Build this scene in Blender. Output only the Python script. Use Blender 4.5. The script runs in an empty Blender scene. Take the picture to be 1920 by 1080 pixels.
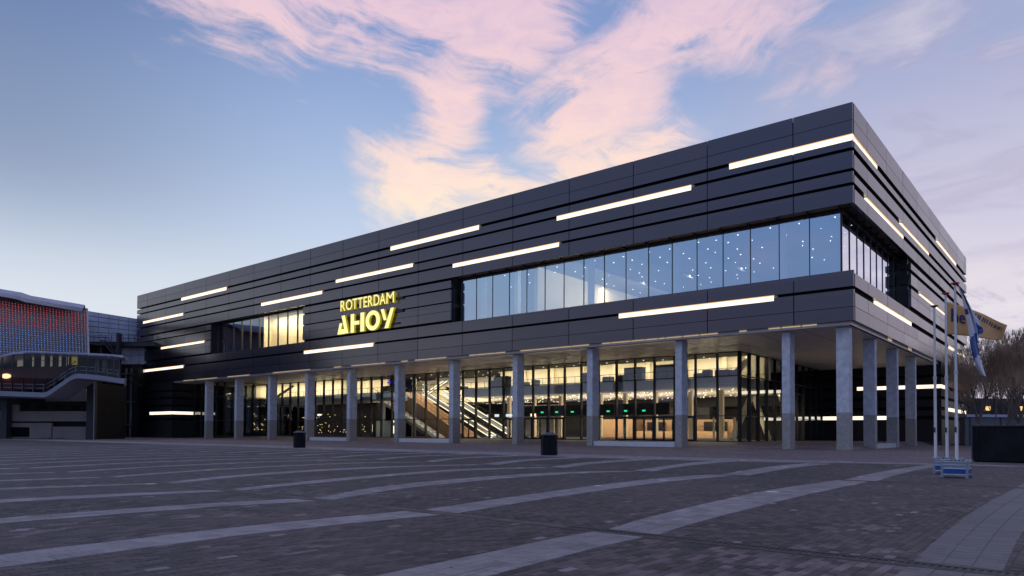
import bpy, math, random
from math import radians as R, sin, cos, pi, sqrt
random.seed(7)
D = bpy.data; SC = bpy.context.scene; COL = SC.collection

# ------------------------------------------------------------------ camera
YAW, PITCH, ROLL = R(39.429), R(1.41), R(0.295)
FPX, CYPX, EYE = 1327.3, 778.06, 1.25
from mathutils import Matrix, Vector
fwd = Vector((-sin(YAW)*cos(PITCH), cos(YAW)*cos(PITCH), sin(PITCH)))
r0 = Vector((cos(YAW), sin(YAW), 0)); u0 = r0.cross(fwd)
rt = r0*cos(ROLL)+u0*sin(ROLL); up = -r0*sin(ROLL)+u0*cos(ROLL)
cam = D.objects.new('camera', D.cameras.new('camera')); COL.objects.link(cam)
m = Matrix((rt, up, -fwd)).transposed().to_4x4(); m.translation = Vector((0, 0, EYE)); cam.matrix_world = m
cam.data.sensor_width = 36; cam.data.lens = FPX/1920*36
cam.data.shift_y = (CYPX-540)/1920; cam.data.clip_start = 0.1; cam.data.clip_end = 5000
SC.camera = cam
SC.view_settings.view_transform = 'Standard'; SC.view_settings.look = 'None'
SC.view_settings.exposure = 0.12; SC.view_settings.gamma = 1
SC.render.resolution_x = 1024; SC.render.resolution_y = 576

def lin(r, g, b):
    f = lambda c: (c/255/12.92) if c/255 <= .04045 else ((c/255+.055)/1.055)**2.4
    return (f(r), f(g), f(b), 1)

# ---------------------------------------------------- node expression helper
class X:
    nt = None
    def __init__(s, sock): s.s = sock
    @staticmethod
    def m(op, *a, clamp=False):
        n = X.nt.nodes.new('ShaderNodeMath'); n.operation = op; n.use_clamp = clamp
        for i, v in enumerate(a):
            if isinstance(v, X): X.nt.links.new(v.s, n.inputs[i])
            else: n.inputs[i].default_value = v
        return X(n.outputs[0])
    def __add__(s, o): return X.m('ADD', s, o)
    __radd__ = __add__
    def __sub__(s, o): return X.m('SUBTRACT', s, o)
    def __rsub__(s, o): return X.m('SUBTRACT', o, s)
    def __mul__(s, o): return X.m('MULTIPLY', s, o)
    __rmul__ = __mul__
    def __truediv__(s, o): return X.m('DIVIDE', s, o)
def vmax(a, b): return X.m('MAXIMUM', a, b)
def vmin(a, b): return X.m('MINIMUM', a, b)
def sm(x, a, b):
    n = X.nt.nodes.new('ShaderNodeMapRange'); n.interpolation_type = 'SMOOTHSTEP'
    X.nt.links.new(x.s, n.inputs[0]); n.inputs[1].default_value = a; n.inputs[2].default_value = b
    return X(n.outputs[0])
def xyz(x, y, z):
    n = X.nt.nodes.new('ShaderNodeCombineXYZ')
    for i, v in enumerate((x, y, z)):
        if isinstance(v, X): X.nt.links.new(v.s, n.inputs[i])
        else: n.inputs[i].default_value = v
    return X(n.outputs[0])
def noise(vec, scale=1, detail=5, rough=.55, dist=0, out=0):
    n = X.nt.nodes.new('ShaderNodeTexNoise'); X.nt.links.new(vec.s, n.inputs['Vector'])
    n.inputs['Scale'].default_value = scale; n.inputs['Detail'].default_value = detail
    n.inputs['Roughness'].default_value = rough; n.inputs['Distortion'].default_value = dist
    return X(n.outputs[out])
def mixc(f, a, b):
    n = X.nt.nodes.new('ShaderNodeMix'); n.data_type = 'RGBA'
    if isinstance(f, X): X.nt.links.new(f.s, n.inputs[0])
    else: n.inputs[0].default_value = f
    for i, v in ((6, a), (7, b)):
        if isinstance(v, X): X.nt.links.new(v.s, n.inputs[i])
        else: n.inputs[i].default_value = v
    return X(n.outputs[2])
def ramp(f, stops):
    n = X.nt.nodes.new('ShaderNodeValToRGB'); X.nt.links.new(f.s, n.inputs[0])
    cr = n.color_ramp
    while len(cr.elements) < len(stops): cr.elements.new(.5)
    for e, (p, c) in zip(cr.elements, stops): e.position = p; e.color = c
    return X(n.outputs[0])

# ------------------------------------------------------------------ world: dusk sky
W = D.worlds.new('World'); SC.world = W; W.use_nodes = True
nt = W.node_tree; nt.nodes.clear(); X.nt = nt
tc = nt.nodes.new('ShaderNodeTexCoord'); sp = nt.nodes.new('ShaderNodeSeparateXYZ')
nt.links.new(tc.outputs['Generated'], sp.inputs[0])
dx, dy, dz = (X(sp.outputs[i]) for i in range(3))
fr = dx*cos(YAW) + dy*sin(YAW); ff = dy*cos(YAW) - dx*sin(YAW)
az = X.m('ARCTAN2', fr, ff)*57.2958
el = X.m('ARCSINE', dz)*57.2958
def px(x, y):
    a = math.degrees(math.atan((x-960)/FPX)); e = math.degrees(math.atan((811-y)/sqrt(FPX**2+(x-960)**2)))
    return a, e
# base gradient by elevation, cooler towards the left, lavender towards the right
ev = vmax(el, 0)/90
left = ramp(ev, [(0, lin(230, 226, 220)), (.067, lin(219, 223, 228)), (.13, lin(205, 215, 229)), (.172, lin(187, 202, 226)),
                 (.225, lin(164, 184, 217)), (.32, lin(128, 152, 199)), (.6, lin(98, 116, 160)), (1, lin(84, 98, 138))])
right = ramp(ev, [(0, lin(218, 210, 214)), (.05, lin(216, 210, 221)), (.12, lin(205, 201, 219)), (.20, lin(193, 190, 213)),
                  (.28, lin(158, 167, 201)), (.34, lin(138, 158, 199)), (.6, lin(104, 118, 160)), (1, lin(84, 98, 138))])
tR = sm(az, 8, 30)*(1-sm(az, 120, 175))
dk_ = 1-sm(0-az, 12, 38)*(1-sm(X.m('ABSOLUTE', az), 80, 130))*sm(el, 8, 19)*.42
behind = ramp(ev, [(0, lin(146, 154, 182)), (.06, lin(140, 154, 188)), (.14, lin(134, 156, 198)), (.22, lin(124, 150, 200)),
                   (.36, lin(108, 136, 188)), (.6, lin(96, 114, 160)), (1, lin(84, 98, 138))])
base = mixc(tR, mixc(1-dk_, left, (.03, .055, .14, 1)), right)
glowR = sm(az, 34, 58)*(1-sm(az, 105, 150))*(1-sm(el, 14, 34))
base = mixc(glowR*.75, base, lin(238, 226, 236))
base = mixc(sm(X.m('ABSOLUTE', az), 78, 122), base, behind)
# coordinates for cirrus texture: gently warped, streaks run along a falling diagonal
p0 = xyz(az*.055, el*.055, 3.1)
w1 = noise(p0, 1.1, 3, .5) - .5
w2 = noise(xyz(az*.05+7, el*.05, 1.2), 1.6, 3, .5) - .5
def streak(ang, sx, sy, sc, seed, det=7, warp=3.):
    c, s = cos(R(ang)), sin(R(ang))
    a = az + w1*warp*3; e = el + w2*warp*2
    return noise(xyz((a*c+e*s)*sx, (e*c-a*s)*sy, seed), sc, det, .62, .35)
nL = streak(-14, .026, .20, 2.2, 2.3, 9)
nR = streak(26, .035, .14, 2.2, 5.7, 9)
nF = noise(xyz(az*.10+w1*1.5, el*.2+w2, 9.4), 3.0, 7, .65, .4)
def cap(x0, y0, x1, y1, rad, soft):
    # soft capsule around a segment of the sky
    (ax, ay), (bx, by) = px(x0, y0), px(x1, y1)
    vx, vy = bx-ax, by-ay; L = vx*vx+vy*vy
    t = X.m('MULTIPLY', (az-ax)*vx+(el-ay)*vy, 1/L, clamp=True)
    ddx = az-ax-t*vx; ddy = el-ay-t*vy
    d = X.m('SQRT', ddx*ddx+ddy*ddy)
    soft = soft*1.7
    return 1-sm(d, rad*.0432-soft, rad*.0432+soft)
m1 = cap(350, -60, 1000, 20, 88, 3.0)
m1 = vmax(m1, cap(330, 60, 660, 75, 22, 1.6)*.9)
m1 = vmax(m1, cap(240, 100, 440, 205, 16, 1.5)*.52)
m1 = vmax(m1, cap(550, 185, 610, 190, 3, .7)*.62)
m2 = cap(960, 0, 850, 200, 110, 3.2)
m2 = vmax(m2, cap(850, 200, 800, 330, 95, 3.0))
m2 = vmax(m2, cap(700, 290, 960, 370, 40, 2.2))
m2 = vmax(m2, cap(700, 355, 900, 430, 22, 1.8)*.85)
m2 = vmax(m2, cap(760, 330, 1040, 330, 78, 2.6))
m2 = vmax(m2, cap(1000, 330, 1250, 270, 60, 2.6))
m2 = m2 - cap(915, 190, 990, 290, 22, 1.6)*.75 - cap(960, 220, 1010, 300, 6, 1.2)*.5 - cap(700, 190, 760, 195, 14, 1.3)*.5
m3 = cap(1460, -40, 1280, 60, 105, 3.2)
m3 = vmax(m3, cap(1280, 60, 1090, 210, 105, 3.0))
m3 = vmax(m3, cap(1090, 210, 1180, 290, 120, 3.2))
m3 = vmax(m3, cap(1560, 120, 1330, 215, 26, 2.2)*.8)
m3 = m3 - cap(1290, 150, 1370, 190, 18, 2.0)*.6 - cap(1180, 260, 1220, 300, 14, 1.6)*.35
dL = sm(m1*.92 + (nL-.5)*3.0*(m1*.7+.28) + (nF-.5)*1.5*m1, .30, 1.02)
dM = sm(m2*1.03 + (nL-.5)*2.5*(m2*.7+.25) + (nF-.5)*1.5*m2, .26, 1.0)
dR = sm(m3*.95 + (nR-.5)*2.4*(m3*.7+.25) + (nF-.5)*1.5*m3, .25, 1.0)
dens = vmin(vmax(vmax(dL, dM), dR), 1)*.93
cc = ramp(ev, [(0, lin(255, 233, 200)), (.165, lin(255, 238, 208)), (.21, lin(255, 228, 204)), (.265, lin(246, 212, 206)), (.34, lin(231, 199, 210)), (.5, lin(172, 160, 192)), (1, lin(140, 142, 188))])
tex = mixc(sm(nF, .40, .68)*.6, cc, ramp(ev, [(0, lin(252, 235, 212)), (.2, lin(248, 220, 208)), (.27, lin(224, 197, 210)), (.4, lin(185, 170, 207)), (1, lin(132, 138, 186))]))
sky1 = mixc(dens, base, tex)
# grey lavender veil on the right, with broken streaks
nV = noise(xyz(az*.035, el*.13, 4.4), 2.6, 6, .55, .5)
veil = sm(az, 13, 24)*(1-sm(az, 95, 150))*sm(nV, .36, .62)*(1-sm(el, 34, 60))
veilc = ramp(nV, [(.38, lin(190, 186, 209)), (.50, lin(170, 167, 196)), (.66, lin(205, 198, 214))])
sky2 = mixc(veil*.75, sky1, veilc)
lowg = cap(1760, 545, 2300, 600, 34, 3.)*sm(nF, .36, .52)
sky3 = mixc(lowg*.85, sky2, lin(238, 228, 230))
# ordinary scattered dusk clouds for the rest of the dome
away = sm(X.m('ABSOLUTE', az), 48, 75)
nB = noise(xyz(dx*2.2, dy*2.2, dz*5), 1.3, 6, .6, .4)
sky4 = mixc(away*sm(nB, .48, .72)*.7*sm(el, 2, 15), sky3, lin(176, 165, 196))
ns = nt.nodes.new('ShaderNodeTexSky'); ns.sky_type = 'NISHITA'; ns.sun_disc = False
SUN_EL, SUN_AZ = R(6), R(-28)
ns.sun_elevation = R(2); ns.sun_rotation = R(200)
bg2 = nt.nodes.new('ShaderNodeBackground'); nt.links.new(ns.outputs[0], bg2.inputs[0]); bg2.inputs[1].default_value = 0.004
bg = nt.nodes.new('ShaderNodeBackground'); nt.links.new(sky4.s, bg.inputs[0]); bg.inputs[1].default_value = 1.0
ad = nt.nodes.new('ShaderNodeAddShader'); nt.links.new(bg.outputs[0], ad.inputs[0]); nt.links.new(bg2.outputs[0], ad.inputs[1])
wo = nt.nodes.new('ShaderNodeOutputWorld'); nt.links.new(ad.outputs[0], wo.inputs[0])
try:
    W.cycles.sampling_method = 'MANUAL'; W.cycles.sample_map_resolution = 512
except Exception: pass
# weak broad afterglow light
sl = D.lights.new('sun', 'SUN'); sl.energy = 0.40; sl.angle = R(25); sl.color = (.82, .86, 1)
so = D.objects.new('sun', sl); COL.objects.link(so)
so.rotation_euler = Vector((.30, .62, -.72)).to_track_quat('-Z', 'Y').to_euler()

# ------------------------------------------------------------------ materials
def mat(name, col, rough=.7, metal=0, spec=.5, emit=None, es=1, var=0, vscale=3, bump=0, bscale=20, coat=0):
    M = D.materials.new(name); M.use_nodes = True; n = M.node_tree; X.nt = n
    b = n.nodes['Principled BSDF']; b.inputs['Base Color'].default_value = (*col[:3], 1)
    b.inputs['Roughness'].default_value = rough; b.inputs['Metallic'].default_value = metal
    b.inputs['Specular IOR Level'].default_value = spec
    if coat: b.inputs['Coat Weight'].default_value = coat
    if emit: b.inputs['Emission Color'].default_value = (*emit[:3], 1); b.inputs['Emission Strength'].default_value = es
    if var or bump:
        g = n.nodes.new('ShaderNodeNewGeometry'); pos = X(g.outputs['Position'])
        if var:
            f = noise(pos, vscale, 5, .6)
            a = tuple(c*(1-var) for c in col[:3])+(1,); c2 = tuple(min(1, c*(1+var)) for c in col[:3])+(1,)
            n.links.new(mixc(sm(f, .3, .7), a, c2).s, b.inputs['Base Color'])
        if bump:
            f = noise(pos, bscale, 4, .6); bn = n.nodes.new('ShaderNodeBump'); bn.inputs['Strength'].default_value = bump
            bn.inputs['Distance'].default_value = .01
            n.links.new(f.s, bn.inputs['Height']); n.links.new(bn.outputs[0], b.inputs['Normal'])
    return M
def emis(name, col, s, sampled=True):
    M = D.materials.new(name); M.use_nodes = True; n = M.node_tree; n.nodes.clear()
    e = n.nodes.new('ShaderNodeEmission'); e.inputs[0].default_value = (*col[:3], 1); e.inputs[1].default_value = s
    o = n.nodes.new('ShaderNodeOutputMaterial'); n.links.new(e.outputs[0], o.inputs[0])
    if not sampled: M.cycles.emission_sampling = 'NONE'
    return M
def panel_mat(name, col, rough, spec, metal=0):
    M = mat(name, col, rough, metal, spec); n = M.node_tree; X.nt = n; b = n.nodes['Principled BSDF']
    oi = n.nodes.new('ShaderNodeObjectInfo'); g = n.nodes.new('ShaderNodeNewGeometry')
    pos = X(g.outputs['Position']); f = noise(pos, .35, 4, .5)
    k = (X(oi.outputs['Random'])-.5)*.16 + (f-.5)*.25
    lo = tuple(c*.8 for c in col[:3])+(1,); hi = tuple(c*1.25 for c in col[:3])+(1,)
    n.links.new(mixc(X.m('ADD', k, .5, clamp=True), lo, hi).s, b.inputs['Base Color'])
    n.links.new((noise(pos, .5, 3, .5)*.06+(rough-.03)+(X(oi.outputs['Random'])-.5)*.09).s, b.inputs['Roughness'])
    return M
def glass(name, refl, tint, gcol=(.85, .93, 1, 1), k=1.5):
    M = D.materials.new(name); M.use_nodes = True; n = M.node_tree; n.nodes.clear(); X.nt = n
    t = n.nodes.new('ShaderNodeBsdfTransparent'); t.inputs[0].default_value = (*tint, 1)
    g = n.nodes.new('ShaderNodeBsdfGlossy'); g.inputs['Roughness'].default_value = 0.0; g.inputs[0].default_value = gcol
    lw = n.nodes.new('ShaderNodeFresnel'); lw.inputs[0].default_value = 1.5
    f = vmin(X(lw.outputs[0])*k+refl, .92)
    mx = n.nodes.new('ShaderNodeMixShader'); n.links.new(f.s, mx.inputs[0]); n.links.new(t.outputs[0], mx.inputs[1]); n.links.new(g.outputs[0], mx.inputs[2])
    o = n.nodes.new('ShaderNodeOutputMaterial'); n.links.new(mx.outputs[0], o.inputs[0])
    return M

def paver_mat(name, dark, light, bw, bh, stain=.5, joints=True, contrast=1):
    M = D.materials.new(name); M.use_nodes = True; n = M.node_tree; X.nt = n; b = n.nodes['Principled BSDF']
    g = n.nodes.new('ShaderNodeNewGeometry'); s = n.nodes.new('ShaderNodeSeparateXYZ'); n.links.new(g.outputs['Position'], s.inputs[0])
    px_, py_ = X(s.outputs[0]), X(s.outputs[1]); pos = X(g.outputs['Position'])
    row = X.m('FLOOR', px_/bh)
    off = X.m('MODULO', X.m('ABSOLUTE', row), 2.)*.5
    cu = py_/bw+off; colm = X.m('FLOOR', cu)
    wn = n.nodes.new('ShaderNodeTexWhiteNoise'); wn.noise_dimensions = '3D'
    n.links.new(xyz(row, colm, 1.).s, wn.inputs['Vector']); rnd = X(wn.outputs['Value'])
    big = noise(pos, .22, 5, .6, .6); mid = noise(pos, 1.1, 5, .65, .8); fine = noise(pos, 22, 4, .7)
    k = (rnd-.5)*.62*contrast + (mid-.5)*1.2 + (big-.5)*1.2 + (fine-.5)*1.0 + .40
    c = mixc(X.m('ADD', k, 0, clamp=True), dark, light)
    # pale efflorescence on some stones, in patches
    eff = sm(noise(pos+0 if False else pos, .38, 4, .6, 1.2), .54, .68)*sm(rnd, .35, .95)
    pale = tuple(min(1, x*2.3) for x in light[:3])+(1,)
    c = mixc(eff*stain, c, pale)
    bloom = sm(px_, -4.4, -2.6)*(1-sm(py_, 7.4, 7.62))*sm(mid, .38, .6)*sm(rnd, .1, .6)
    c = mixc(bloom*stain*1.3, c, (pale[0]*.95, pale[1]*.86, pale[2]*.9, 1))
    lines = sm(noise(xyz(px_*.8, py_*2.6, 0.), 1.0, 6, .7, 1.), .57, .72)*sm(noise(pos, .25, 3, .5), .45, .6)
    c = mixc(lines*.35*stain*2, c, pale)
    odd = sm(rnd, .992, .996)
    c = mixc(odd*.55, c, tuple(min(1, x*3.0) for x in light[:3])+(1,))
    worn = sm(px_, -3.2, -1.7)*(1-sm(px_, .4, 1.4))*(.5+.5*mid)
    if name.startswith('pale'): c = mixc(worn*.85, c, tuple(x*.62 for x in dark[:3])+(1,))
    # brownish dirt
    dirt = sm(noise(pos, .15, 5, .65, 1.5), .56, .74)
    c = mixc(dirt*.45, c, (light[0]*1.25, light[1]*.95, light[2]*.95, 1))
    h = fine*.25+rnd*.35
    if joints:
        fu = X.m('FRACT', cu); fv = X.m('FRACT', px_/bh)
        eu = vmin(fu, 1-fu)*bw; evv = vmin(fv, 1-fv)*bh
        j = sm(vmin(eu, evv), .0012, .006)
        c = mixc(1-j, c, tuple(x*.3 for x in dark[:3])+(1,)); h = h+j*.8
    bn = n.nodes.new('ShaderNodeBump'); bn.inputs['Strength'].default_value = .5; bn.inputs['Distance'].default_value = .006
    n.links.new(h.s, bn.inputs['Height']); n.links.new(bn.outputs[0], b.inputs['Normal'])
    n.links.new(c.s, b.inputs['Base Color'])
    n.links.new((.72+(mid-.5)*.4).s, b.inputs['Roughness']); b.inputs['Specular IOR Level'].default_value = .4
    return M

M_panel = panel_mat('anthracite_panel', (.008, .008, .014), .22, .5)
_p = M_panel.node_tree.nodes['Principled BSDF']; _p.inputs['IOR'].default_value = 2.0; _p.inputs['Specular Tint'].default_value = (.92, .86, .98, 1)
M_dark = panel_mat('black_cladding', (.010, .010, .013), .42, .4)
M_back = mat('groove_black', (.004, .004, .006), .8, spec=.2)
M_frame = mat('dark_frame', (.010, .010, .012), .45, spec=.5)
M_conc = mat('concrete_column', (.50, .53, .60), .75, var=.16, vscale=2.2, bump=.5, bscale=30)
M_coat = mat('coated_concrete', (.29, .28, .28), .55, var=.14, vscale=4, bump=.3, bscale=30)
M_soff = mat('soffit_panel', (.60, .55, .53), .40, var=.08, vscale=.8)
M_cream = mat('cream_wall', (.80, .70, .48), .8, var=.05, vscale=.6)
M_cream2 = mat('cream_trim', (.75, .66, .48), .7)
M_hallc = mat('hall_ceiling', (.62, .56, .50), .8)
M_dkwall = mat('hall_dark_wall', (.02, .02, .023), .6, var=.3, vscale=.9)
M_dkwall2 = mat('hall_dark_panel', (.009, .009, .011), .6, spec=.25)
M_floor = mat('hall_floor', (.24, .20, .17), .25, var=.1)
M_slab = mat('slab_edge', (.42, .45, .50), .6)
M_wood = mat('wood_panel', (.34, .205, .115), .5, var=.12, vscale=2)
M_white = mat('white_paint', (.72, .72, .74), .5)
M_white2 = mat('pale_metal', (.52, .54, .60), .4, var=.06)
M_steel = mat('galvanised_steel', (.28, .32, .40), .45, metal=.3, var=.15, vscale=9)
M_blue = mat('blue_plate', (.01, .075, .32), .45, var=.15, vscale=8)
M_red = mat('red_cap', (.42, .03, .025), .4)
M_bin = mat('bin_black', (.005, .006, .011), .6, spec=.2, var=.3, vscale=8)
M_binlid = mat('bin_lid', (.06, .06, .075), .45)
M_grey = mat('grey_metal', (.13, .135, .155), .5, var=.1)
M_dgrey = mat('dark_metal', (.035, .036, .048), .5, var=.15)
M_beige = mat('beige_cladding', (.30, .25, .24), .7, var=.07, vscale=.7)
M_alu = mat('aluminium_cladding', (.46, .48, .60), .42, metal=.25, var=.08, vscale=.5)
M_redwall = mat('red_wall', (.16, .035, .04), .7)
M_hoard = mat('black_container', (.010, .010, .016), .7, spec=.15, var=.3, vscale=1.5)
M_tree = mat('bark', (.12, .095, .08), .9, var=.25, vscale=6)
M_twig = mat('twig', (.36, .26, .19), .9, var=.3, vscale=.5)
M_grass = mat('grass', (.03, .05, .015), .9, var=.4, vscale=4)
M_orange = mat('orange_cloth', (.74, .42, .17), .8, var=.06)
M_flagw = mat('white_cloth', (.62, .62, .72), .8, var=.06)
M_flagb = mat('blue_cloth', (.06, .12, .36), .8)
M_ink = mat('purple_ink', (.05, .03, .12), .8)
M_drain = mat('drain_iron', (.018, .017, .019), .5, metal=.4)
M_kerb = mat('drain_edge', (.085, .07, .07), .8, var=.3, vscale=5)
M_panelw = mat('furniture_dark', (.04, .045, .05), .6)
M_boxg = mat('furniture_grey', (.20, .22, .25), .6)
M_leaf = mat('hedge_leaf', (.02, .028, .018), .9, var=.4, vscale=3)
E_strip = emis('light_strip', (1.0, .84, .64), 1.55)
_n = E_strip.node_tree; X.nt = _n; _g = _n.nodes.new('ShaderNodeNewGeometry')
_n.links.new((noise(X(_g.outputs['Position']), 1.1, 3, .6)*.9+1.05).s, _n.nodes['Emission'].inputs[1])
E_groove_glow = emis('glow_or_gold_lining', (1, .56, .25), .85)  # painted glow: self-lit orange for the groove ceiling above each front strip
M_gold = mat('gold_reflector', (.85, .55, .25), .4)
E_face = emis('letter_face', (1.0, .88, .36), 1.1)
E_side = emis('letter_side', (.40, .34, .01), .7)
E_spot = emis('spot', (1, .86, .62), 2.2, False)
E_spot2 = emis('spot_cool', (.95, .97, 1), 5.0, False)
E_green = emis('exit_green', (.05, .75, .32), 1.2, False)
E_white = emis('screen_white', (.9, .92, 1), 1.0, False)
E_warm = emis('warm_lamp', (1, .70, .34), 1.6, False)
E_ledr = emis('led_red', (1, .10, .12), 1.05, False)
E_ledb = emis('led_blue', (.14, .32, 1), 1.15, False)
E_esc = emis('escalator_light', (1, .80, .50), 2.0, False)
E_win = emis('far_window', (1, .66, .30), 1.1, False)
E_bluesign = emis('blue_screen', (.03, .04, .55), 1, False)
G_top = glass('coated_glass', .60, (.86, .90, .93), (.66, .86, 1, 1))
G_side = glass('coated_glass_side', .42, (.62, .74, .86), (.88, .92, 1, 1))
G_small = glass('clear_upper_glass', .16, (.9, .93, .95), (.7, .82, 1, 1))
G_lowside = glass('clear_side_glass', .22, (.80, .84, .85))
G_low = glass('clear_glass', .04, (.88, .92, .92))
G_left = glass('footbridge_glass', .0, (.85, .87, .9), k=.6)
M_pave = paver_mat('dark_paver', lin(58, 51, 53), lin(108, 95, 96), .21, .105, .5)
M_tile = paver_mat('pale_tile', lin(122, 115, 118), lin(170, 161, 165), .25, .25, .15, joints=False, contrast=.8)
M_tilef = paver_mat('pale_tile_far', lin(122, 115, 118), lin(170, 161, 165), .25, .25, .15)
M_walk = paver_mat('purple_brick', lin(102, 90, 94), lin(138, 120, 123), .22, .11, .5)
M_asph = mat('asphalt', (.075, .072, .085), .85, var=.2, vscale=.3)

# ------------------------------------------------------------------ mesh helpers
RX, RY = Vector((cos(YAW), sin(YAW))), Vector((-sin(YAW), cos(YAW)))
def LC(a, b, z): return (a*RX.x+b*RY.x, a*RX.y+b*RY.y, z)       # local frame of the old arena
class MB:
    def __init__(s, xf=None): s.v = []; s.f = []; s.mi = []; s.xf = xf; s.cur = 0
    def add(s, vs, fs):
        o = len(s.v); s.v += [s.xf(*p) if s.xf else tuple(p) for p in vs]
        s.f += [tuple(i+o for i in f) for f in fs]; s.mi += [s.cur]*len(fs); return s
    def box(s, x0, x1, y0, y1, z0, z1):
        x0, x1 = min(x0, x1), max(x0, x1); y0, y1 = min(y0, y1), max(y0, y1); z0, z1 = min(z0, z1), max(z0, z1)
        return s.add([(x0, y0, z0), (x1, y0, z0), (x1, y1, z0), (x0, y1, z0), (x0, y0, z1), (x1, y0, z1), (x1, y1, z1), (x0, y1, z1)],
                     [(0, 3, 2, 1), (4, 5, 6, 7), (0, 1, 5, 4), (1, 2, 6, 5), (2, 3, 7, 6), (3, 0, 4, 7)])
    def tube(s, p, q, r0, r1, n=6, caps=True):
        p, q = Vector(p), Vector(q); d = (q-p)
        if d.length < 1e-6: return s
        d.normalize(); a = d.orthogonal().normalized(); b = d.cross(a)
        vs = [p+(a*cos(2*pi*i/n)+b*sin(2*pi*i/n))*r0 for i in range(n)]+[q+(a*cos(2*pi*i/n)+b*sin(2*pi*i/n))*r1 for i in range(n)]
        fs = [(i, (i+1) % n, n+(i+1) % n, n+i) for i in range(n)]
        if caps: fs += [tuple(range(n-1, -1, -1)), tuple(range(n, 2*n))]
        return s.add([tuple(v) for v in vs], fs)
    def prism(s, poly, f0, f1):
        # extrude a 2D polygon between two mapping functions
        n = len(poly); vs = [f0(*p) for p in poly]+[f1(*p) for p in poly]
        return s.add(vs, [tuple(range(n)), tuple(range(2*n-1, n-1, -1))]+[(i, n+i, n+(i+1) % n, (i+1) % n) for i in range(n)])
def wloc(o): return Vector(o['_l']) if '_l' in o else Vector((0, 0, 0))
LOCS = {}
def obj(name, mb, mats, parent=None, label=None, loc=None, kind=None):
    me = D.meshes.new(name)
    base = Vector(loc) if loc else (LOCS.get(parent.name, Vector((0, 0, 0))) if parent else Vector((0, 0, 0)))
    me.from_pydata([tuple(Vector(v)-base) for v in mb.v], [], mb.f)
    for mm in (mats if isinstance(mats, (list, tuple)) else [mats]): me.materials.append(mm)
    if any(mb.mi): me.polygons.foreach_set('material_index', mb.mi)
    me.update()
    o = D.objects.new(name, me); COL.objects.link(o)
    LOCS[o.name] = base
    if parent:
        o.parent = parent; o.location = base-LOCS.get(parent.name, Vector((0, 0, 0)))
    else: o.location = base
    if label: o['label'] = label
    if kind: o['kind'] = kind
    return o
def inst(name, me, loc, parent=None, rot=None):
    o = D.objects.new(name, me); COL.objects.link(o); o.location = Vector(loc)-(LOCS.get(parent.name, Vector((0, 0, 0))) if parent else Vector((0, 0, 0)))
    if parent: o.parent = parent
    if rot: o.rotation_euler = rot
    LOCS[o.name] = Vector(loc)
    return o
def thing(name, label, cat, loc=(0, 0, 0), group=None):
    o = D.objects.new(name, None); COL.objects.link(o); o.location = loc; o.empty_display_size = .3
    LOCS[o.name] = Vector(loc); o['label'] = label; o['category'] = cat
    if group: o['group'] = group
    return o
def tag(o, label, cat, group=None):
    o['label'] = label; o['category'] = cat
    if group: o['group'] = group
    return o
def fixn(o):
    import bmesh
    b = bmesh.new(); b.from_mesh(o.data); bmesh.ops.recalc_face_normals(b, faces=b.faces); b.to_mesh(o.data); b.free()
def bevel(o, w, seg=2):
    md = o.modifiers.new('bevel', 'BEVEL'); md.width = w; md.segments = seg; md.limit_method = 'ANGLE'

# ================================================================== GROUND
o = obj('ground', MB().box(-900, 900, -700, 1500, -1.2, -.05), M_asph, kind='structure')
plaza = obj('plaza', MB().add([(-230, -40, -.0045), (120, -40, -.0045), (120, 34.2, -.0045), (-230, 34.2, -.0045)], [(0, 1, 2, 3)]), M_pave, kind='structure')
LOCS['plaza'] = Vector((0, 0, 0))
walk = obj('sidewalk', MB().add([(-230, 34, -.008), (120, 34, -.008), (120, 200, -.008), (-230, 200, -.008)], [(0, 1, 2, 3)]), M_walk, kind='structure')
# the pavement rises gently to the doors
mb = MB()
mb.add([(-124.5, 60.2, 0), (-16, 60.2, 0), (-16, 68.5, .40), (-124.5, 68.5, .40), (-124.5, 98, .40), (-16, 98, .40)], [(0, 1, 2, 3), (3, 2, 5, 4)])
mb.add([(-16, 60.2, 0), (-14.9, 60.2, -.001), (-14.9, 98, -.001), (-16, 98, .40), (-16, 68.5, .40)], [(0, 1, 2, 3, 4)])
obj('entrance_pavement', mb, M_walk, kind='structure')

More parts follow.
